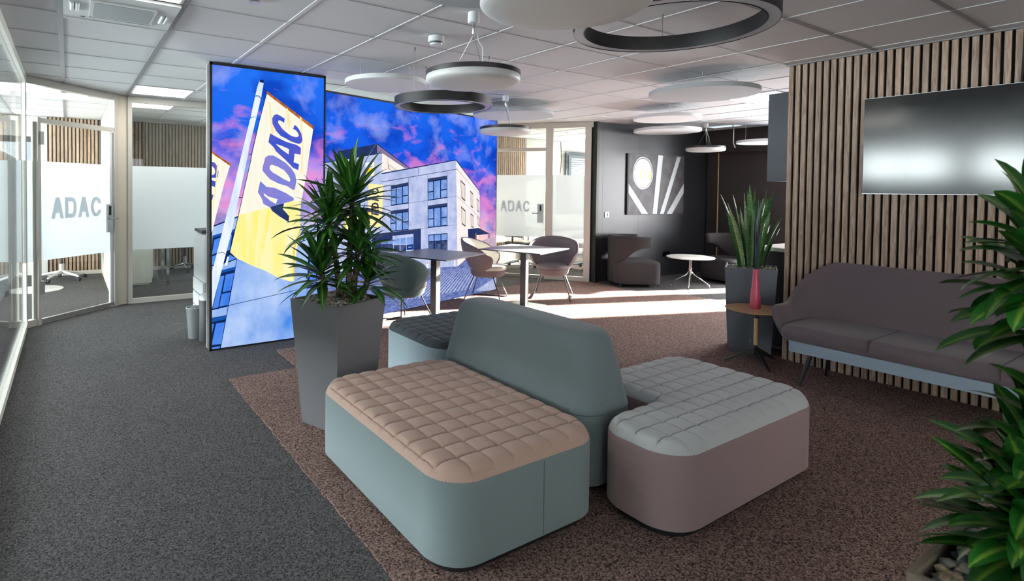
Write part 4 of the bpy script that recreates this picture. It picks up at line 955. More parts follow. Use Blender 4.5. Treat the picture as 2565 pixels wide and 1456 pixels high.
# ---- tub chairs at the tables
def tub_path(rx, ry, d0=.16):
    def f(t):
        a = math.radians(-122 + 244 * t) ; x = -rx * math.cos(a); y = ry * math.sin(a); n_ = Vector((x / rx ** 2, y / ry ** 2)).normalized()
        return x, y, n_.x, n_.y
    return f
def tub_chair(label, outer, inner, loc, rot):
    """faces +x; shell around the back"""
    t = thing('tub_chair', label, 'chair', loc, rot, 'upholstered tub chairs at the square tables')
    zt = lambda u: .645 + .19 * max(0, math.cos(math.pi * min(.42, abs(u - .5)) / .84)) ** .75; zb = lambda u: .318 + .05 * sm((abs(u - .5) - .3) / .2)
    lean = lambda u, v: -.17 * max(0, 1 - v) ** 2.4 + .03 * v + .03 * v * sm((.4 - abs(u - .5)) / .2)
    p = tub_path(.275, .30)
    shell(p, zb, zt, .034, lean, n_t=72, n_r=24, e=.6, tips=.13).build('shell', outer, t, ang=80)
    sh2 = shell(lambda u: tuple(np.array(p(u)) - np.array([p(u)[2] * .018, p(u)[3] * .018, 0, 0])), lambda u: zb(u) + .02, lambda u: zt(u) - .012, .018, lean, n_t=72, n_r=16, e=.6, tips=.13)
    sh2.build('inner_lining', inner, t, ang=80)
    b = MB(); oc = [(.235 * math.cos(a) * (1 if math.cos(a) < 0 else 1.08) + .02, .225 * math.sin(a)) for a in [2 * math.pi * k / 40 for k in range(40)]]
    sc = lambda k, z: [(x * k, y * k, z) for x, y in oc]
    b.loft([sc(.9, .40), sc(1.02, .42), sc(1.04, .45), sc(.99, .466), sc(.9, .470)]); b.build('seat', inner, t, ang=80)
    b = MB(); b.loft([sc(.55, .310), sc(.78, .318), sc(.92, .345), sc(1.0, .41)]); b.build('seat_pan', outer, t, ang=80)
    for s_ in (1, -1):
        b = MB(); b.tube([(.02, s_ * .05, .355), (.10, s_ * .12, .352), (.13, s_ * .15, .335), (.25, s_ * .255, .03), (.245, s_ * .26, .010), (.21, s_ * .262, .007), (-.19, s_ * .262, .007), (-.225, s_ * .26, .010), (-.235, s_ * .255, .03), (-.13, s_ * .14, .345), (-.1, s_ * .12, .352)], .0075, 8)
        b.build('leg_frame', 'gunmetal', t)
    return t
tub_chair('teal tub chair turned away, left of the first square table behind the plant', 'chair_teal', 'chair_inner_dark', (3.07, 5.32, .0105), math.radians(10))
tub_chair('pale and taupe tub chair between the two square tables', 'chair_taupe', 'chair_pale', (4.75, 5.975, .0105), math.radians(-50))
tub_chair('taupe tub chair at the far right side of the second square table', 'chair_taupe', 'chair_taupe', (5.66, 5.62, .0105), math.radians(220))

# ---- square tables
def sq_table(label, corners, col, top_mat):
    c = np.mean(corners, 0); e = np.array(corners[1]) - np.array(corners[0]); ang = math.atan2(e[1], e[0])
    t = thing('square_table', label, 'table', (col[0], col[1], .010), ang, 'square cafe tables'); hs = .425
    b = MB(); b.box(-hs, hs, -hs, hs, .728, .740, 0); b.box(-hs + .002, hs - .002, -hs + .002, hs - .002, .7398, .7405, 1); b.build('table_top', ['table_dark', top_mat], t, smooth=False)
    b = MB(); b.box(-.04, .04, -.04, .04, .008, .70); b.box(-.2, .2, -.03, .03, .70, .728); b.box(-.03, .03, -.2, .2, .70, .728); b.build('column', 'table_dark', t, smooth=False)
    b = MB(); b.box(-.215, .215, -.215, .215, 0, .008); b.build('base_plate', 'base_plate', t, smooth=False); return t
sq_table('square grey-topped table nearer the planter, on a dark column', [(3.292, 4.849), (4.15, 5.204)], (3.565, 5.42), 'tabletop_grey')
sq_table('square grey-topped table farther right, in front of the taupe chair', [(4.612, 4.823), (5.486, 5.147)], (4.905, 5.375), 'tabletop_grey')

# ---- barrel lounge chairs
def lounge_chair(label, loc, rot):
    t = thing('lounge_chair', label, 'armchair', loc, rot, 'dark barrel armchairs')
    def p(u):
        a = math.radians(-112 + 224 * u); x = -.30 * math.cos(a); y = .31 * math.sin(a)
        k = sm((abs(u - .5) - .36) / .14); x += .10 * k
        n_ = Vector((x, y)).normalized(); return x, y, n_.x, n_.y
    zb = lambda u: .05 + .36 * sm((abs(u - .5) - .13) / .08) + .21 * sm((abs(u - .5) - .21) / .26)
    shell(p, zb, lambda u: .80 - .015 * abs(u - .5), .075, lambda u, v: .03 * abs(v - .45), n_t=64, n_r=20, e=.3, tips=.015).build('shell', 'lounge_fabric', t, ang=60)
    b = MB(); b.loft([[(x, y, z) for x, y in rrect(-.30 + i, .40 - i, -.335 + i, .335 - i, .13, 8)] for z, i in ((.05, .02), (.06, 0), (.36, -.005), (.395, .012), (.405, .04))]); b.build('seat', 'lounge_fabric', t, ang=60)
    for sx in (-.2, .24):
        for sy in (-.2, .2):
            b = MB(); b.cyl((sx, sy), .03, 0, .05, 12); b.build('foot', 'black', t)
    return t
lounge_chair('dark barrel armchair in front of the black wall, left of the round white table', (7.56, 5.80, 0), math.radians(-36))
lounge_chair('dark barrel armchair in the far corner, partly hidden by the snake plant', (9.35, 5.15, 0), math.radians(168))
# round white table
t = thing('round_table', 'small round white table with four-armed chrome foot between the dark armchairs', 'table', (8.2, 5.16, 0))
b = MB(); b.lathe([(.02, .462), (.335, .462), (.35, .470), (.35, .478), (.33, .484)], n=56); b.build('table_top', 'counter_white', t, ang=40)
b = MB(); b.cyl((0, 0), .024, .20, .462, 20); b.build('column', 'chrome', t)
for k in range(4):
    a = math.radians(28 + 90 * k); c_, s_ = math.cos(a), math.sin(a); b = MB(); b.tube([(.015 * c_, .015 * s_, .30), (.02 * c_, .02 * s_, .24), (.06 * c_, .06 * s_, .19), (.25 * c_, .25 * s_, .065), (.275 * c_, .275 * s_, .045), (.28 * c_, .28 * s_, 0)], .0125, 10); b.build('leg', 'chrome', t)
# ---- side table with vase
st = thing('side_table', 'round oak side table with black tripod foot beside the sofa', 'table', (5.0, 2.52, .010))
b = MB(); b.lathe([(.03, .456), (.16, .458), (.225, .466), (.243, .476), (.244, .481), (.236, .482), (.20, .4775), (.02, .475)], n=64); b.build('table_top', 'wood_top', st, ang=40)
b = MB(); b.cyl((0, 0), .017, .40, .46, 20, 0); b.cyl((0, 0), .0175, .165, .40, 20, 1); b.cyl((0, 0), .018, .085, .165, 20, 0); b.build('column', ['black', 'wood_leg'], st)
for ax, ay in ((-.15, .19), (-.14, -.19), (.28, -.03), (.17, .22)):
    L = math.hypot(ax, ay); u = Vector((ax / L, ay / L)); n_ = Vector((-u.y, u.x)); b = MB(); rg = []
    for d, w, z0, z1 in ((.0, .017, .09, .15), (.08, .013, .065, .115), (L, .005, 0, .012)): rg.append([(u.x * d + n_.x * s_ * w, u.y * d + n_.y * s_ * w, z) for s_, z in ((-1, z0), (1, z0), (1, z1), (-1, z1))])
    b.loft(rg); b.build('leg', 'black', st, smooth=False)
vs_ = thing('vase', 'slender frosted pink glass vase on the round oak table', 'vase', (5.045, 2.555, .4855))
b = MB(); b.lathe([(.0405, 0), (.043, .006), (.042, .05), (.035, .15), (.026, .25), (.0225, .33), (.023, .345), (.018, .345), (.017, .30)], n=36); b.build('vase_body', 'pink_glass', vs_, ang=60)
dg = MB(); rnd = random.Random(5)
for k in range(16):
    a = rnd.uniform(0, 6.28); sp = rnd.uniform(.2, 1); h_ = rnd.uniform(.62, .98); c_, s_ = math.cos(a), math.sin(a)
    dg.tube([(.006 * c_ * sp, .006 * s_ * sp, .02), (.012 * c_ * sp, .012 * s_ * sp, .34), (.026 * c_ * sp, .026 * s_ * sp, .34 + (h_ - .34) * .6), (.030 * c_ * sp + .012, .034 * s_ * sp, h_)], [.003, .0035, .0045, .0012], 6)
o = dg.build('dried_stems', 'dark_stem', loc=(5.045, 2.555, .4855)); tag(o, 'bundle of tall dark stems standing in the pink vase', 'stems')

# ---- television
tv = thing('television', 'large black wall-mounted television above the sofa on the slatted wall', 'television', (5.318, 1.212, 1.877))
b = MB(); b.box(-.012, .028, -.668, .668, -.374, .374, 2); b.box(-.014, .02, -.668, .668, -.378, -.374, 0); b.box(-.013, .02, -.668, .668, .374, .376, 0); b.box(.028, .050, -.4, .4, -.25, .25, 1)
b.build('housing', ['silver', 'black', 'black_gloss'], tv, smooth=False)
b = MB(); b.box(-.0155, -.0115, -.665, .665, -.370, .372); b.build('screen', 'screen', tv, smooth=False)
b = MB(); b.tube([(.02, -.2, .37), (.042, -.2, .45), (.042, -.205, .72)], .006, 8); b.build('power_cable', 'black', tv)

# ---- kitchenette behind the slatted wall
kc = thing('counter', 'dark counter with white worktop behind the slatted wall and snake plant', 'counter', (5.78, 2.0, 0))
b = MB(); b.box(0, .62, -2.0, .92, .0, .93); b.build('body', 'cabinet_black', kc, smooth=False)
b = MB(); b.box(-.02, .66, -2.0, .94, .93, .965); b.build('worktop', 'counter_white', kc, smooth=False)
uc = thing('wall_cupboard', 'dark grey hanging cupboard at the end of the slatted wall', 'cupboard', (5.6, 2.4, 1.61))
b = MB(); b.box(0, .36, -1.2, .353, 0, .83); b.build('body', 'cabinet_dark', uc, smooth=False)
b = MB(); b.box(-.012, 0, -.4, .35, .004, .826); b.build('door', 'cabinet_dark', uc, smooth=False)
b = MB(); b.box(-.14, 0, -1.1, -.1, .3, .6); b.build('bracket', 'black', uc, smooth=False)
# ================================================================== PLANTERS AND PLANTS
def leaf(mb, base, az, el, L, wd, droop, idx, segs=7, fold=.25, tw=0.0, prof=None, uvs=None):
    """one arching blade: 3 points across, UV x across, UV y = leaf id"""
    d = Vector((math.cos(az), math.sin(az), 0)); side = Vector((-d.y, d.x, 0)); p = Vector(base); e = el; pts = []; b0 = len(mb.v)
    for k in range(segs + 1):
        t = k / segs; w = wd * (prof(t) if prof else (max(0, math.sin(math.pi * min(1, t * .92 + .08))) ** .6 * (1 - t ** 6) + .05 * (1 - t)))
        dirv = d * math.cos(e) + Vector((0, 0, 1)) * math.sin(e); up = side.cross(dirv) * -1
        s_ = (side * math.cos(tw * t) + up * math.sin(tw * t))
        mb.v += [tuple(p - s_ * w / 2 + up * w * fold), tuple(p), tuple(p + s_ * w / 2 + up * w * fold)]
        p = p + dirv * L / segs; e -= droop / segs * (.4 + 1.2 * t)
    for k in range(segs):
        for c in (0, 1):
            i0 = b0 + k * 3 + c; mb.f.append([i0, i0 + 1, i0 + 4, i0 + 3]); mb.m.append(0)
            u0, u1 = (.0, .5) if c == 0 else (.5, 1.); uvs.append([(u0, idx + .5), (u1, idx + .5), (u1, idx + .5), (u0, idx + .5)])
def leaves_obj(name, mb, uvs, mname, parent):
    me = bpy.data.meshes.new(name); me.from_pydata(mb.v, [], mb.f); me.update(); me.materials.append(MATS[mname])
    uv = me.uv_layers.new(name='UVMap'); flat = [c for f in uvs for q in f for c in q]; uv.data.foreach_set('uv', flat)
    me.polygons.foreach_set('use_smooth', [True] * len(mb.f)); o = bpy.data.objects.new(name, me); COL.objects.link(o); o.parent = parent; return o
def planter_pot(t, side_t, side_b, h, m, peb, seed, wall=.012, fill=.016):
    a, c = side_t / 2, side_b / 2; sq = lambda r, z: [(-r, -r, z), (r, -r, z), (r, r, z), (-r, r, z)]
    b = MB(); b.loft([sq(c, 0), sq(a, h), sq(a - wall, h), sq(a - wall - .004, h - fill - .03)]); b.build('pot', m, t, smooth=False)
    b = MB(); b.loft([sq(a - wall - .003, h - fill - .03), sq(a - wall - .003, h - fill - .02)]); b.build('soil', 'black', t, smooth=False)
    rnd = random.Random(seed); n = 260; meshes = [MB() for _ in peb]
    ico = [(0, 0, -1), (.72, -.53, -.45), (-.28, -.85, -.45), (-.89, 0, -.45), (-.28, .85, -.45), (.72, .53, -.45), (.28, -.85, .45), (-.72, -.53, .45), (-.72, .53, .45), (.28, .85, .45), (.89, 0, .45), (0, 0, 1)]
    icf = [(0, 1, 2), (1, 0, 5), (0, 2, 3), (0, 3, 4), (0, 4, 5), (1, 5, 10), (2, 1, 6), (3, 2, 7), (4, 3, 8), (5, 4, 9), (1, 10, 6), (2, 6, 7), (3, 7, 8), (4, 8, 9), (5, 9, 10), (6, 10, 11), (7, 6, 11), (8, 7, 11), (9, 8, 11), (10, 9, 11)]
    lim = a - wall - .014; mb = MB()
    for k in range(n * 2):
        x, y = rnd.uniform(-lim, lim), rnd.uniform(-lim, lim); s_ = rnd.uniform(.008, .017); z = h - fill - .012 + rnd.uniform(0, .016) + .012 * (1 - (abs(x) + abs(y)) / lim / 2)
        M = Matrix.Translation((x, y, z)) @ Matrix.Rotation(rnd.uniform(0, 6.28), 4, 'Z') @ Matrix.Rotation(rnd.uniform(-.5, .5), 4, 'X') @ Matrix.Diagonal((s_ * rnd.uniform(1, 1.6), s_, s_ * rnd.uniform(.5, .8), 1))
        b0 = len(mb.v); mb.v += [tuple(M @ (Vector(q) * rnd.uniform(.85, 1.1))) for q in ico]
        mi = rnd.choice(range(len(peb)))
        for f in icf: mb.f.append([b0 + i for i in f]); mb.m.append(mi)
    o = mb.build('pebbles', peb, t, ang=50); o['kind'] = 'stuff'
def level_indicator(t, x, y, z):
    b = MB(); b.cyl((x, y), .011, z - .03, z + .13, 12, 0); b.cyl((x, y), .0125, z + .115, z + .135, 12, 1); b.cyl((x, y), .0115, z + .0, z + .07, 12, 1); b.build('water_level_indicator', ['indicator_white', 'indicator_red'], t)
# --- dracaena by the light box
pl = thing('potted_dracaena', 'tall dracaena with four stems in a tapered grey planter beside the pink ottoman', 'potted plant', (1.442, 3.318, .010), math.radians(20.5))
planter_pot(pl, .425, .315, .79, 'planter_grey', ['pebble', 'pebble', 'pebble_warm'], 1)
level_indicator(pl, -.012, .10, .775)
def loc_of(wx, wy):  # world xy -> planter-local
    a = -math.radians(20.5); x, y = wx - 1.442, wy - 3.318; return x * math.cos(a) - y * math.sin(a), x * math.sin(a) + y * math.cos(a)
def at_px(px, py, depth):  # point at a given distance along the view axis, used to place crowns in the room
    d = F_ + R_ * ((px - PCX) / FPX) - U_ * ((py - PCY) / FPX); return Vector((0, 0, 1.5)) + d * depth
rnd = random.Random(21)
def crown(t, c, n, L, wd, seed, el0=1.45, el1=-.35, droop=.9, hgt=.10, mname='dracaena_leaf', prof=None, fold=.22, name='crown'):
    r_ = random.Random(seed); mb = MB(); uvs = []
    for k in range(n):
        q = (k + .5) / n; el = el1 + (el0 - el1) * q ** 1.5
        az = k * 2.39996 + r_.uniform(-.35, .35); ll = L * r_.uniform(.8, 1.12) * (1 - .18 * q)
        base = (c[0] + .008 * math.cos(az), c[1] + .008 * math.sin(az), c[2] - hgt + hgt * q)
        leaf(mb, base, az, el + r_.uniform(-.15, .15), ll, wd * r_.uniform(.85, 1.15), droop * r_.uniform(.6, 1.3) * (1.1 - .6 * q), seed * 1000 + k, 8, fold, r_.uniform(-.5, .5), prof, uvs)
    return leaves_obj(name, mb, uvs, mname, t)
blade = lambda t: (.35 + .65 * min(1, t / .3)) * (1 - min(1, max(0, (t - .3) / .7)) ** 1.6) + .01
crowns = [((1.505, 3.26), 0, 1.46, 56, .41), ((1.385, 3.34), 0, 1.32, 52, .36), ((1.335, 3.34), 0, 1.00, 46, .35), ((1.54, 3.24), 0, 1.14, 50, .33), ((1.60, 3.21), 0, .955, 38, .30)]
for k, ((wx, wy), _, z, n, L) in enumerate(crowns):
    lx, ly = loc_of(wx, wy); bx, by = lx * .75, ly * .75; b = MB()
    if k == 1: bx, by = loc_of(1.47, 3.345)
    b.tube([(bx, by, .72), (bx + (lx - bx) * .35, by + (ly - by) * .35, .72 + (z - .72) * .45), (lx, ly, z - .02)], [.021, .019, .015], 12)
    b.build('stem', 'bark', pl); crown(pl, (lx, ly, z), n, L, .060, 31 + k, el0=1.5, el1=-.25, droop=.8, prof=blade, hgt=.12, fold=.12)
# --- snake plant by the slatted wall
sp_ = thing('potted_snake_plant', 'snake plant with upright striped blades in a blue-grey planter beside the slatted wall', 'potted plant', (5.418, 2.79, .010), math.radians(-24.5))
sp_.rotation_euler = (0, 0, math.radians(27)); sp_.location = (5.435, 2.80, .010)
planter_pot(sp_, .425, .35, .79, 'planter_blue', ['pebble_dark', 'pebble_dark', 'pebble_warm'], 2)
level_indicator(sp_, .135, -.03, .775)
r_ = random.Random(4); 
for k in range(32):
    a = r_.uniform(0, 6.28); q = math.sqrt(r_.random()); bx, by = .13 * q * math.cos(a), .11 * q * math.sin(a); L = r_.uniform(.48, .88) * (1 - .10 * q); mb = MB(); lean = .04 + .34 * q * r_.uniform(.5, 1.2); ta = r_.uniform(0, 3.14); wd = r_.uniform(.052, .078)
    sd_ = Vector((math.cos(ta), math.sin(ta), 0)); nd = Vector((-sd_.y, sd_.x, 0)); rings = []
    for i in range(11):
        t_ = i / 10; w = wd * (.55 + .45 * math.sin(min(1, t_ * 1.5) * math.pi / 2)) * (1 - min(1, max(0, (t_ - .55) / .45)) ** 1.8) + .0008
        tw = t_ * .5 * math.cos(k); s2 = sd_ * math.cos(tw) + nd * math.sin(tw); n2 = nd * math.cos(tw) - sd_ * math.sin(tw)
        c = Vector((bx + lean * L * t_ ** 1.6 * math.cos(a), by + lean * L * t_ ** 1.6 * math.sin(a), .735 + L * t_))
        rings.append([c + s2 * w / 2, c + n2 * .005 + s2 * w * .15, c - s2 * w / 2 + n2 * .006, c - n2 * .003])
    mb.loft(rings); mb.build('blade', 'snake_leaf', sp_, ang=60)
# --- foreground plant at the right edge
fp = thing('potted_dracaena', 'dense broad-leaved green plant in a tan planter at the right edge, nearest the camera', 'potted plant', (1.515, .160, .010), 0)
planter_pot(fp, .43, .32, .79, 'planter_tan', ['pebble_warm', 'pebble', 'pebble_dark'], 3)
bl2 = lambda t: max(0, math.sin(math.pi * min(1, .12 + t * .88))) ** .7
heads = [((-.055, .085), 1.465, 44, .135), ((-.045, .08), 1.39, 44, .145), ((-.035, .070), 1.15, 34, .125), ((-.050, .075), 1.04, 54, .165), ((-.060, .085), .95, 54, .175), ((.02, .09), .90, 26, .19), ((-.045, .02), .87, 22, .17)]
for k, ((hx_, hy_), z, n, L) in enumerate(heads):
    b = MB(); b.tube([(hx_ * .5, hy_ * .5, .74), (hx_, hy_, (z + .74) / 2), (hx_, hy_, z)], [.014, .012, .009], 10); b.build('stem', 'bark', fp)
    crown(fp, (hx_, hy_, z), n, L, .042, 60 + k, el0=1.35, el1=-.3, droop=.8, hgt=.16, mname='broad_leaf', prof=bl2, fold=.12)

# ================================================================== CEILING FITTINGS
def canopy_lamp(name, label, x, y, z=2.163, r=.30):
    t = thing(name, label, 'pendant lamp', (x, y, z), 0, 'round pendant lamps, switched off')
    b = MB(); b.lathe([(.02, 0), (r * .6, .002), (r * .85, .007), (r - .018, .014), (r - .005, .022), (r, .030), (r, .058), (r - .001, .060), (.02, .060)], n=72); b.build('diffuser', 'lamp_white', t, ang=50)
    b = MB(); b.lathe([(.02, .0605), (r + .003, .0605), (r + .003, .086), (r - .004, .090), (.02, .090)], n=72); b.build('housing', 'lamp_black', t, ang=40)
    top = CH - .004 - z; b = MB(); b.lathe([(.02, top), (.036, top), (.038, top - .06), (.03, top - .068), (.01, top - .07)][::-1], n=28); b.lathe([(.006, top - .14), (.009, top - .135), (.009, top - .07)], n=12, mi=1); b.build('ceiling_canopy', ['plastic_white', 'chrome'], t)
    for k in range(3):
        a = math.radians(20 + 120 * k); b = MB(); b.tube([(0, 0, top - .14), (.13 * math.cos(a), .13 * math.sin(a), .088)], .0012, 5); b.build('suspension_wire', 'wire', t)
    b = MB(); b.tube([(.012, -.005, top - .065), (.035, -.01, top - .18), (.06, -.02, .25), (.065, -.02, .088)], .0032, 6); b.build('cable', 'plastic_white', t)
canopy_lamp('pendant_lamp', 'round pendant lamp with dark rim hanging left of centre above the grey planter', 2.166, 2.882)
canopy_lamp('pendant_lamp', 'small-looking round pendant lamp at the right edge of the wide light box', 4.384, 5.179)
canopy_lamp('pendant_lamp', 'farthest round pendant lamp, in front of the dark end wall', 8.79, 5.307)
canopy_lamp('pendant_lamp', 'largest-looking round pendant lamp cut by the top edge, beside the big black ring', 1.474, 1.426, 2.135, .30)
def disc(label, x, y, z, r, m='disc_white', th=.042, hooks=((0,), (120,), (240,))):
    t = thing('acoustic_disc', label, 'ceiling panel', (x, y, z), 0, 'round acoustic ceiling discs')
    b = MB(); b.lathe([(.02, 0), (r - .004, 0), (r, .004), (r, th - .004), (r - .004, th), (.02, th)], n=80); b.build('felt_disc', m, t, ang=40)
    for (a_,) in hooks:
        a = math.radians(a_); px_, py_ = r * .68 * math.cos(a), r * .68 * math.sin(a); top = CH - .004 - z
        b = MB(); b.cyl((px_, py_), .0014, th, top, 6); b.cyl((px_, py_), .005, top - .035, top, 10, 0); b.cyl((px_, py_), .005, th, th + .02, 10, 0); b.build('hanger', 'silver', t)
disc('white acoustic disc between the two light boxes, left of the dark-rimmed lamp', 2.503, 4.685, 2.47, .384, hooks=((180,), (300,), (60,)))
disc('large grey-edged acoustic disc on the right near the slatted wall', 5.27, 3.22, 2.464, .503, 'disc_grey', hooks=((210,), (330,), (90,)))
disc('white acoustic disc above the painting, upper one of the pair', 6.746, 4.629, 2.47, .430, hooks=((100,), (220,), (340,)))
disc('white acoustic disc above the painting, lower one of the pair', 8.126, 5.570, 2.47, .513)
disc('grey-edged acoustic disc behind the lamp at the right end of the wide light box', 4.96, 5.70, 2.485, .530, 'disc_grey', hooks=((-60,), (60,), (180,)))
disc('far acoustic disc half hidden by the dark hanging cupboard', 9.42, 4.66, 2.30, .43)
disc('grey acoustic disc cut by the top edge left of the nearest lamp', 1.60, 2.02, 2.45, .40, 'disc_grey')
def ring(label, x, y, z, ro, ri, h=.075, a0=0):
    t = thing('ring_lamp', label, 'pendant lamp', (x, y, z), 0, 'black ring pendants'); n = 96
    c_ = lambda r, zz: [(r * math.cos(2 * math.pi * i / n), r * math.sin(2 * math.pi * i / n), zz) for i in range(n)]
    b = MB(); b.loft([c_(ro - .004, .004), c_(ro, 0), c_(ro, h), c_(ri, h), c_(ri, 0), c_(ri + .004, .004), c_(ri + .004, .012), c_(ro - .004, .012), c_(ro - .004, .004)], cap0=False, cap1=False); b.build('housing', 'ring_black', t, ang=30)
    b = MB(); b.loft([c_(ro - .005, .003), c_(ro - .005, .008), c_(ri + .005, .008), c_(ri + .005, .003), c_(ro - .005, .003)], cap0=False, cap1=False); b.build('light_strip', 'ring_lens', t, ang=30)
    for k in range(3):
        a = math.radians(a0 + 120 * k); r = (ro + ri) / 2; b = MB(); b.cyl((r * math.cos(a), r * math.sin(a)), .0014, h, CH - z - .004, 6); b.cyl((r * math.cos(a), r * math.sin(a)), .007, CH - z - .03, CH - z - .004, 10); b.build('suspension_wire', 'wire', t)
ring('small black ring pendant hanging below the white disc in front of the light box', 2.678, 3.985, 2.2, .413, .36, .075, 200)
RZ = 2.40
ring('big black ring pendant at the top edge right of centre', 3.107 * (RZ - 1.5), 2.118 * (RZ - 1.5), RZ, .585 * (RZ - 1.5), .513 * (RZ - 1.5), .085, 40)
t = thing('smoke_detector', 'white round smoke detector with dark band on the ceiling', 'smoke detector', (2.28, 3.49, CH - .004))
b = MB(); b.lathe([(.02, 0), (.058, 0), (.06, -.012), (.06, -.035), (.05, -.042), (.02, -.042)][::-1], n=36); b.build('base', 'plastic_white', t); b = MB(); b.lathe([(.02, -.042), (.05, -.042), (.048, -.054), (.02, -.054)][::-1], n=36); b.build('vent_band', 'ac_dark', t); b = MB(); b.lathe([(.02, -.054), (.047, -.054), (.044, -.062), (.03, -.066), (.01, -.067)][::-1], n=36); b.build('sensor_cap', 'plastic_white', t)
t = thing('ceiling_spot', 'tiny round fitting in the ceiling at the top edge above the tall light box', 'ceiling fitting', (.94, 3.44, CH - .004)); b = MB(); b.lathe([(.01, -.02), (.03, -.018), (.045, -.006), (.046, 0)], n=28); b.build('rim', 'silver', t)
# air conditioning cassette
ax0, ax1, ay0, ay1 = GX + .02, GX + GP - .02, GY - 2 * GP + .01, GY - GP - .01
t = thing('air_conditioner', 'grey-white ceiling air conditioning cassette at the top left', 'air conditioner', ((ax0 + ax1) / 2, (ay0 + ay1) / 2, CH - .004)); w_, h_ = (ax1 - ax0) / 2, (ay1 - ay0) / 2
b = MB(); b.box(-w_, w_, -h_, h_, -.018, 0, 0); b.box(-w_, w_, h_ - .02, h_, -.024, -.018, 0); b.build('housing', 'ac_white', t, smooth=False)
b = MB(); b.box(-.17, .19, -.19, .17, -.030, -.018, 0); b.box(-.15, .17, -.17, .15, -.032, -.030, 1); b.build('intake_panel', ['ac_white', 'plastic_grey'], t, smooth=False)
b = MB(); b.box(-.17, .19, .175, .20, -.026, -.018, 0); b.build('air_outlet', 'ac_dark', t, smooth=False)
for xx in (.235, .262, -.235, -.262): b = MB(); b.tube([(xx, -.09, -.02), (xx, .09, -.02)], .013, 10); b.build('side_louver', 'ac_white', t)
b = MB(); b.box(-.215, -.19, .235, .25, -.020, -.018); b.build('sensor', 'black', t, smooth=False)

# ================================================================== COPIER, BINS
cp = thing('copier', 'tall white and grey office copier mostly hidden behind the tall light box', 'copier', (1.145, 6.02, 0))
b = MB(); b.loft([[(x, y, z) for x, y in rrect(0 + i, .58 - i, i, .60 - i, .03, 5)] for z, i in ((.03, .01), (.05, 0), (.52, 0))]); b.build('cabinet', 'plastic_grey', cp)
b = MB()
for k in range(3): b.box(-.004, .58, .03, .57, .08 + k * .15, .21 + k * .15)
b.build('paper_drawer', 'plastic_white', cp, smooth=False)
b = MB(); b.loft([[(x, y, z) for x, y in rrect(0 + i, .58 - i, i, .60 - i, .05, 6)] for z, i in ((.52, .005), (.54, 0), (.94, 0), (1.0, .02), (1.02, .05))]); b.build('printer_body', 'plastic_white', cp)
b = MB(); b.box(.0, .45, .1, .5, 1.02, 1.05); b.build('document_lid', 'plastic_dark', cp, smooth=False)
b = MB(); b.box(.05, .53, .05, .55, 0, .03); b.build('plinth', 'black', cp, smooth=False)
bn = thing('waste_bin', 'dark grey cylindrical pedal bin behind the edge of the light box', 'bin', (1.13, 5.765, 0))
b = MB(); b.lathe([(.05, 0), (.075, .0), (.078, .03), (.078, .40), (.06, .43), (.02, .44)], n=36); b.build('body', 'plastic_dark', bn); b = MB(); b.lathe([(.03, .40), (.081, .40), (.081, .425), (.06, .455), (.02, .462)], n=36); b.build('lid', 'silver', bn)
bn = thing('waste_bin', 'small silver wastepaper bin with wire rim left of the dark bin', 'bin', (1.05, 5.93, 0))
b = MB(); b.lathe([(.05, .0), (.066, 0), (.088, .30), (.084, .30), (.063, .01), (.02, .01)], n=32); b.build('body', 'silver', bn); b = MB(); b.tube([(.088 * math.cos(2 * math.pi * i / 24), .088 * math.sin(2 * math.pi * i / 24), .302) for i in range(25)], .004, 6); b.build('rim', 'silver', bn)

# ================================================================== OFFICE FURNITURE BEHIND THE GLASS
def swivel_chair(name, label, loc, rot, base_mat='chair_base_white', seat='caster', r=.31):
    t = thing(name, label, 'office chair', loc, rot, 'swivel chairs in the glass offices')
    for k in range(5):
        a = 2 * math.pi * k / 5; c_, s_ = math.cos(a), math.sin(a); b = MB()
        b.tube([(.02 * c_, .02 * s_, .13), (.12 * c_, .12 * s_, .115), (r * c_, r * s_, .075)], [.026, .022, .014], 8); arm = b.build('base_arm', base_mat, t)
        b = MB(); 
        for o_ in (-.014, .014):
            q = Vector((r * c_ - s_ * o_, r * s_ + c_ * o_, .028)); d = Vector((-s_, c_, 0)) * .009; b.tube([q - d, q + d], .028, 14)
        b.build('caster', 'caster', arm)
    b = MB(); b.cyl((0, 0), .035, .10, .26, 16, 0); b.cyl((0, 0), .02, .26, .42, 12, 1); b.build('column', [base_mat, 'caster'], t)
    b = MB(); b.loft([[(x, y, z) for x, y in rrect(-.24 + i, .24 - i, -.24 + i, .24 - i, .08, 6)] for z, i in ((.42, .04), (.44, .01), (.49, 0), (.51, .03))]); b.build('seat', seat, t)
    b = MB(); b.loft([[(-.24 - .04 * (z - .6) + dx, y, z) for dx, y in ((-.02, -.2), (.02, -.2), (.02, .2), (-.02, .2))] for z in (.60, .85, 1.08)]); b.tube([(-.1, 0, .44), (-.27, 0, .46), (-.27, 0, .65)], .02, 8); b.build('backrest', seat, t)
    for s2 in (1, -1):
        b = MB(); b.tube([(0, s2 * .26, .45), (.0, s2 * .29, .66), (.10, s2 * .29, .67), (-.12, s2 * .29, .67)], .014, 8); b.build('armrest', base_mat, t)
    return t
swivel_chair('office_chair', 'office chair with white five-star base seen under the door glass of the left office', (-.10, 10.62, 0), .4, r=.34)
swivel_chair('office_chair', 'dark office chair with silver base in the office right of the cream pillar', (1.72, 10.75, 0), 2.2, 'chrome')
swivel_chair('office_chair', 'office chair with white base farther left in the left office', (-1.05, 9.6, 0), 1.2, r=.34)
swivel_chair('office_chair', 'chrome-framed black chair behind the frosted door of the middle office', (7.35, 8.2, 0), .3, 'chrome')
swivel_chair('office_chair', 'chrome-framed black chair behind the right pane of the middle office', (8.3, 7.35, 0), 2.4, 'chrome')
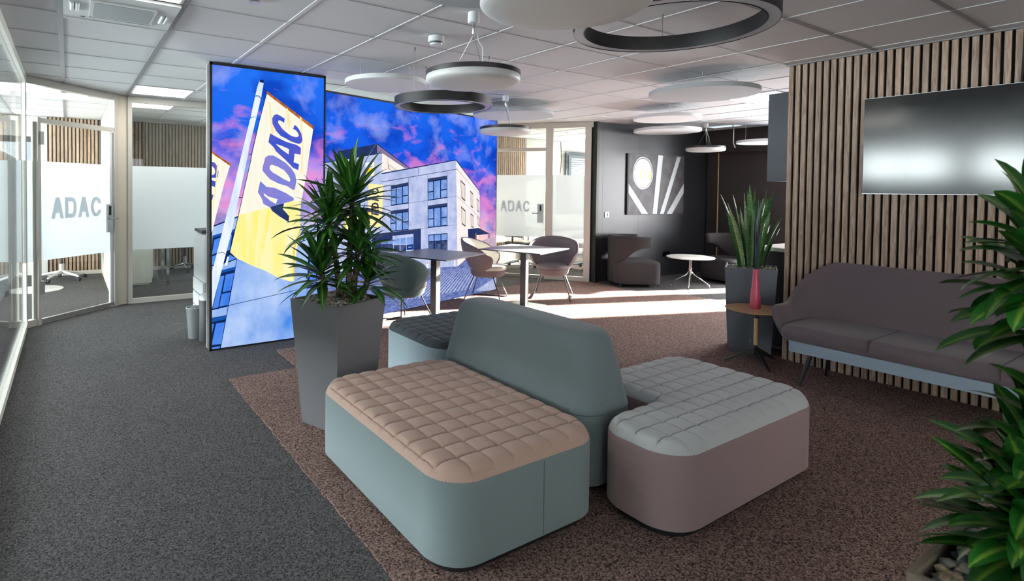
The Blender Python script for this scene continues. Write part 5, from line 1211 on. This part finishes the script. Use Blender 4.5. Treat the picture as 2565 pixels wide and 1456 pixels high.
swivel_chair('office_chair', 'chrome-framed chair beside the slatted wall of the middle office', (6.6, 8.72, 0), 4.0, 'chrome')
t = thing('round_table', 'white round meeting table with disc foot in the left glass office', 'table', (-.40, 9.78, 0)); b = MB(); b.lathe([(.02, .0), (.33, .0), (.33, .008), (.05, .02), (.03, .03), (.03, .70), (.02, .70)], n=56); b.build('pedestal', 'chair_base_white', t); b = MB(); b.cyl((0, 0), .45, .72, .745, 56); b.cyl((0, 0), .08, .70, .72, 16); b.build('table_top', 'desk_white', t)
def desk(name, label, x0, x1, y0, y1, legs='chrome', z=.73):
    t = thing(name, label, 'desk', ((x0 + x1) / 2, (y0 + y1) / 2, 0)); w, h = (x1 - x0) / 2, (y1 - y0) / 2
    b = MB(); b.box(-w, w, -h, h, z - .025, z); b.build('desk_top', 'desk_white', t, smooth=False)
    for sx in (-1, 1):
        for sy in (-1, 1):
            b = MB(); b.box(sx * (w - .06) - .02, sx * (w - .06) + .02, sy * (h - .06) - .02, sy * (h - .06) + .02, 0, z - .025); b.build('leg', legs, t, smooth=False)
    return t
desk('desk', 'white desk in the office right of the cream pillar', 1.2, 2.8, 9.3, 10.0)
desk('desk', 'white conference table inside the middle office', 7.9, 9.7, 7.9, 8.7, 'chrome')
cb = thing('pedestal_cabinet', 'white low cabinet behind the frosted pane right of the cream pillar', 'cabinet', (.60, 9.48, 0)); b = MB(); b.box(.0, .46, .0, .6, .03, 1.05); b.build('body', 'desk_white', cb, smooth=False); b = MB(); b.box(.0, .43, .02, .55, 0, .03); b.build('plinth', 'desk_white', cb, smooth=False); b = MB(); b.box(.462, .475, .02, .58, .1, 1.0); b.build('door', 'desk_white', cb, smooth=False)
mo = thing('monitor', 'dark computer monitor on the desk right of the cream pillar', 'monitor', (1.9, 9.75, .73)); b = MB(); b.box(-.3, .3, -.01, .02, .12, .48); b.build('screen', 'monitor', mo, smooth=False); b = MB(); b.box(-.03, .03, .0, .03, .01, .2); b.box(-.12, .12, -.08, .08, 0, .012); b.build('stand', 'monitor', mo, smooth=False)
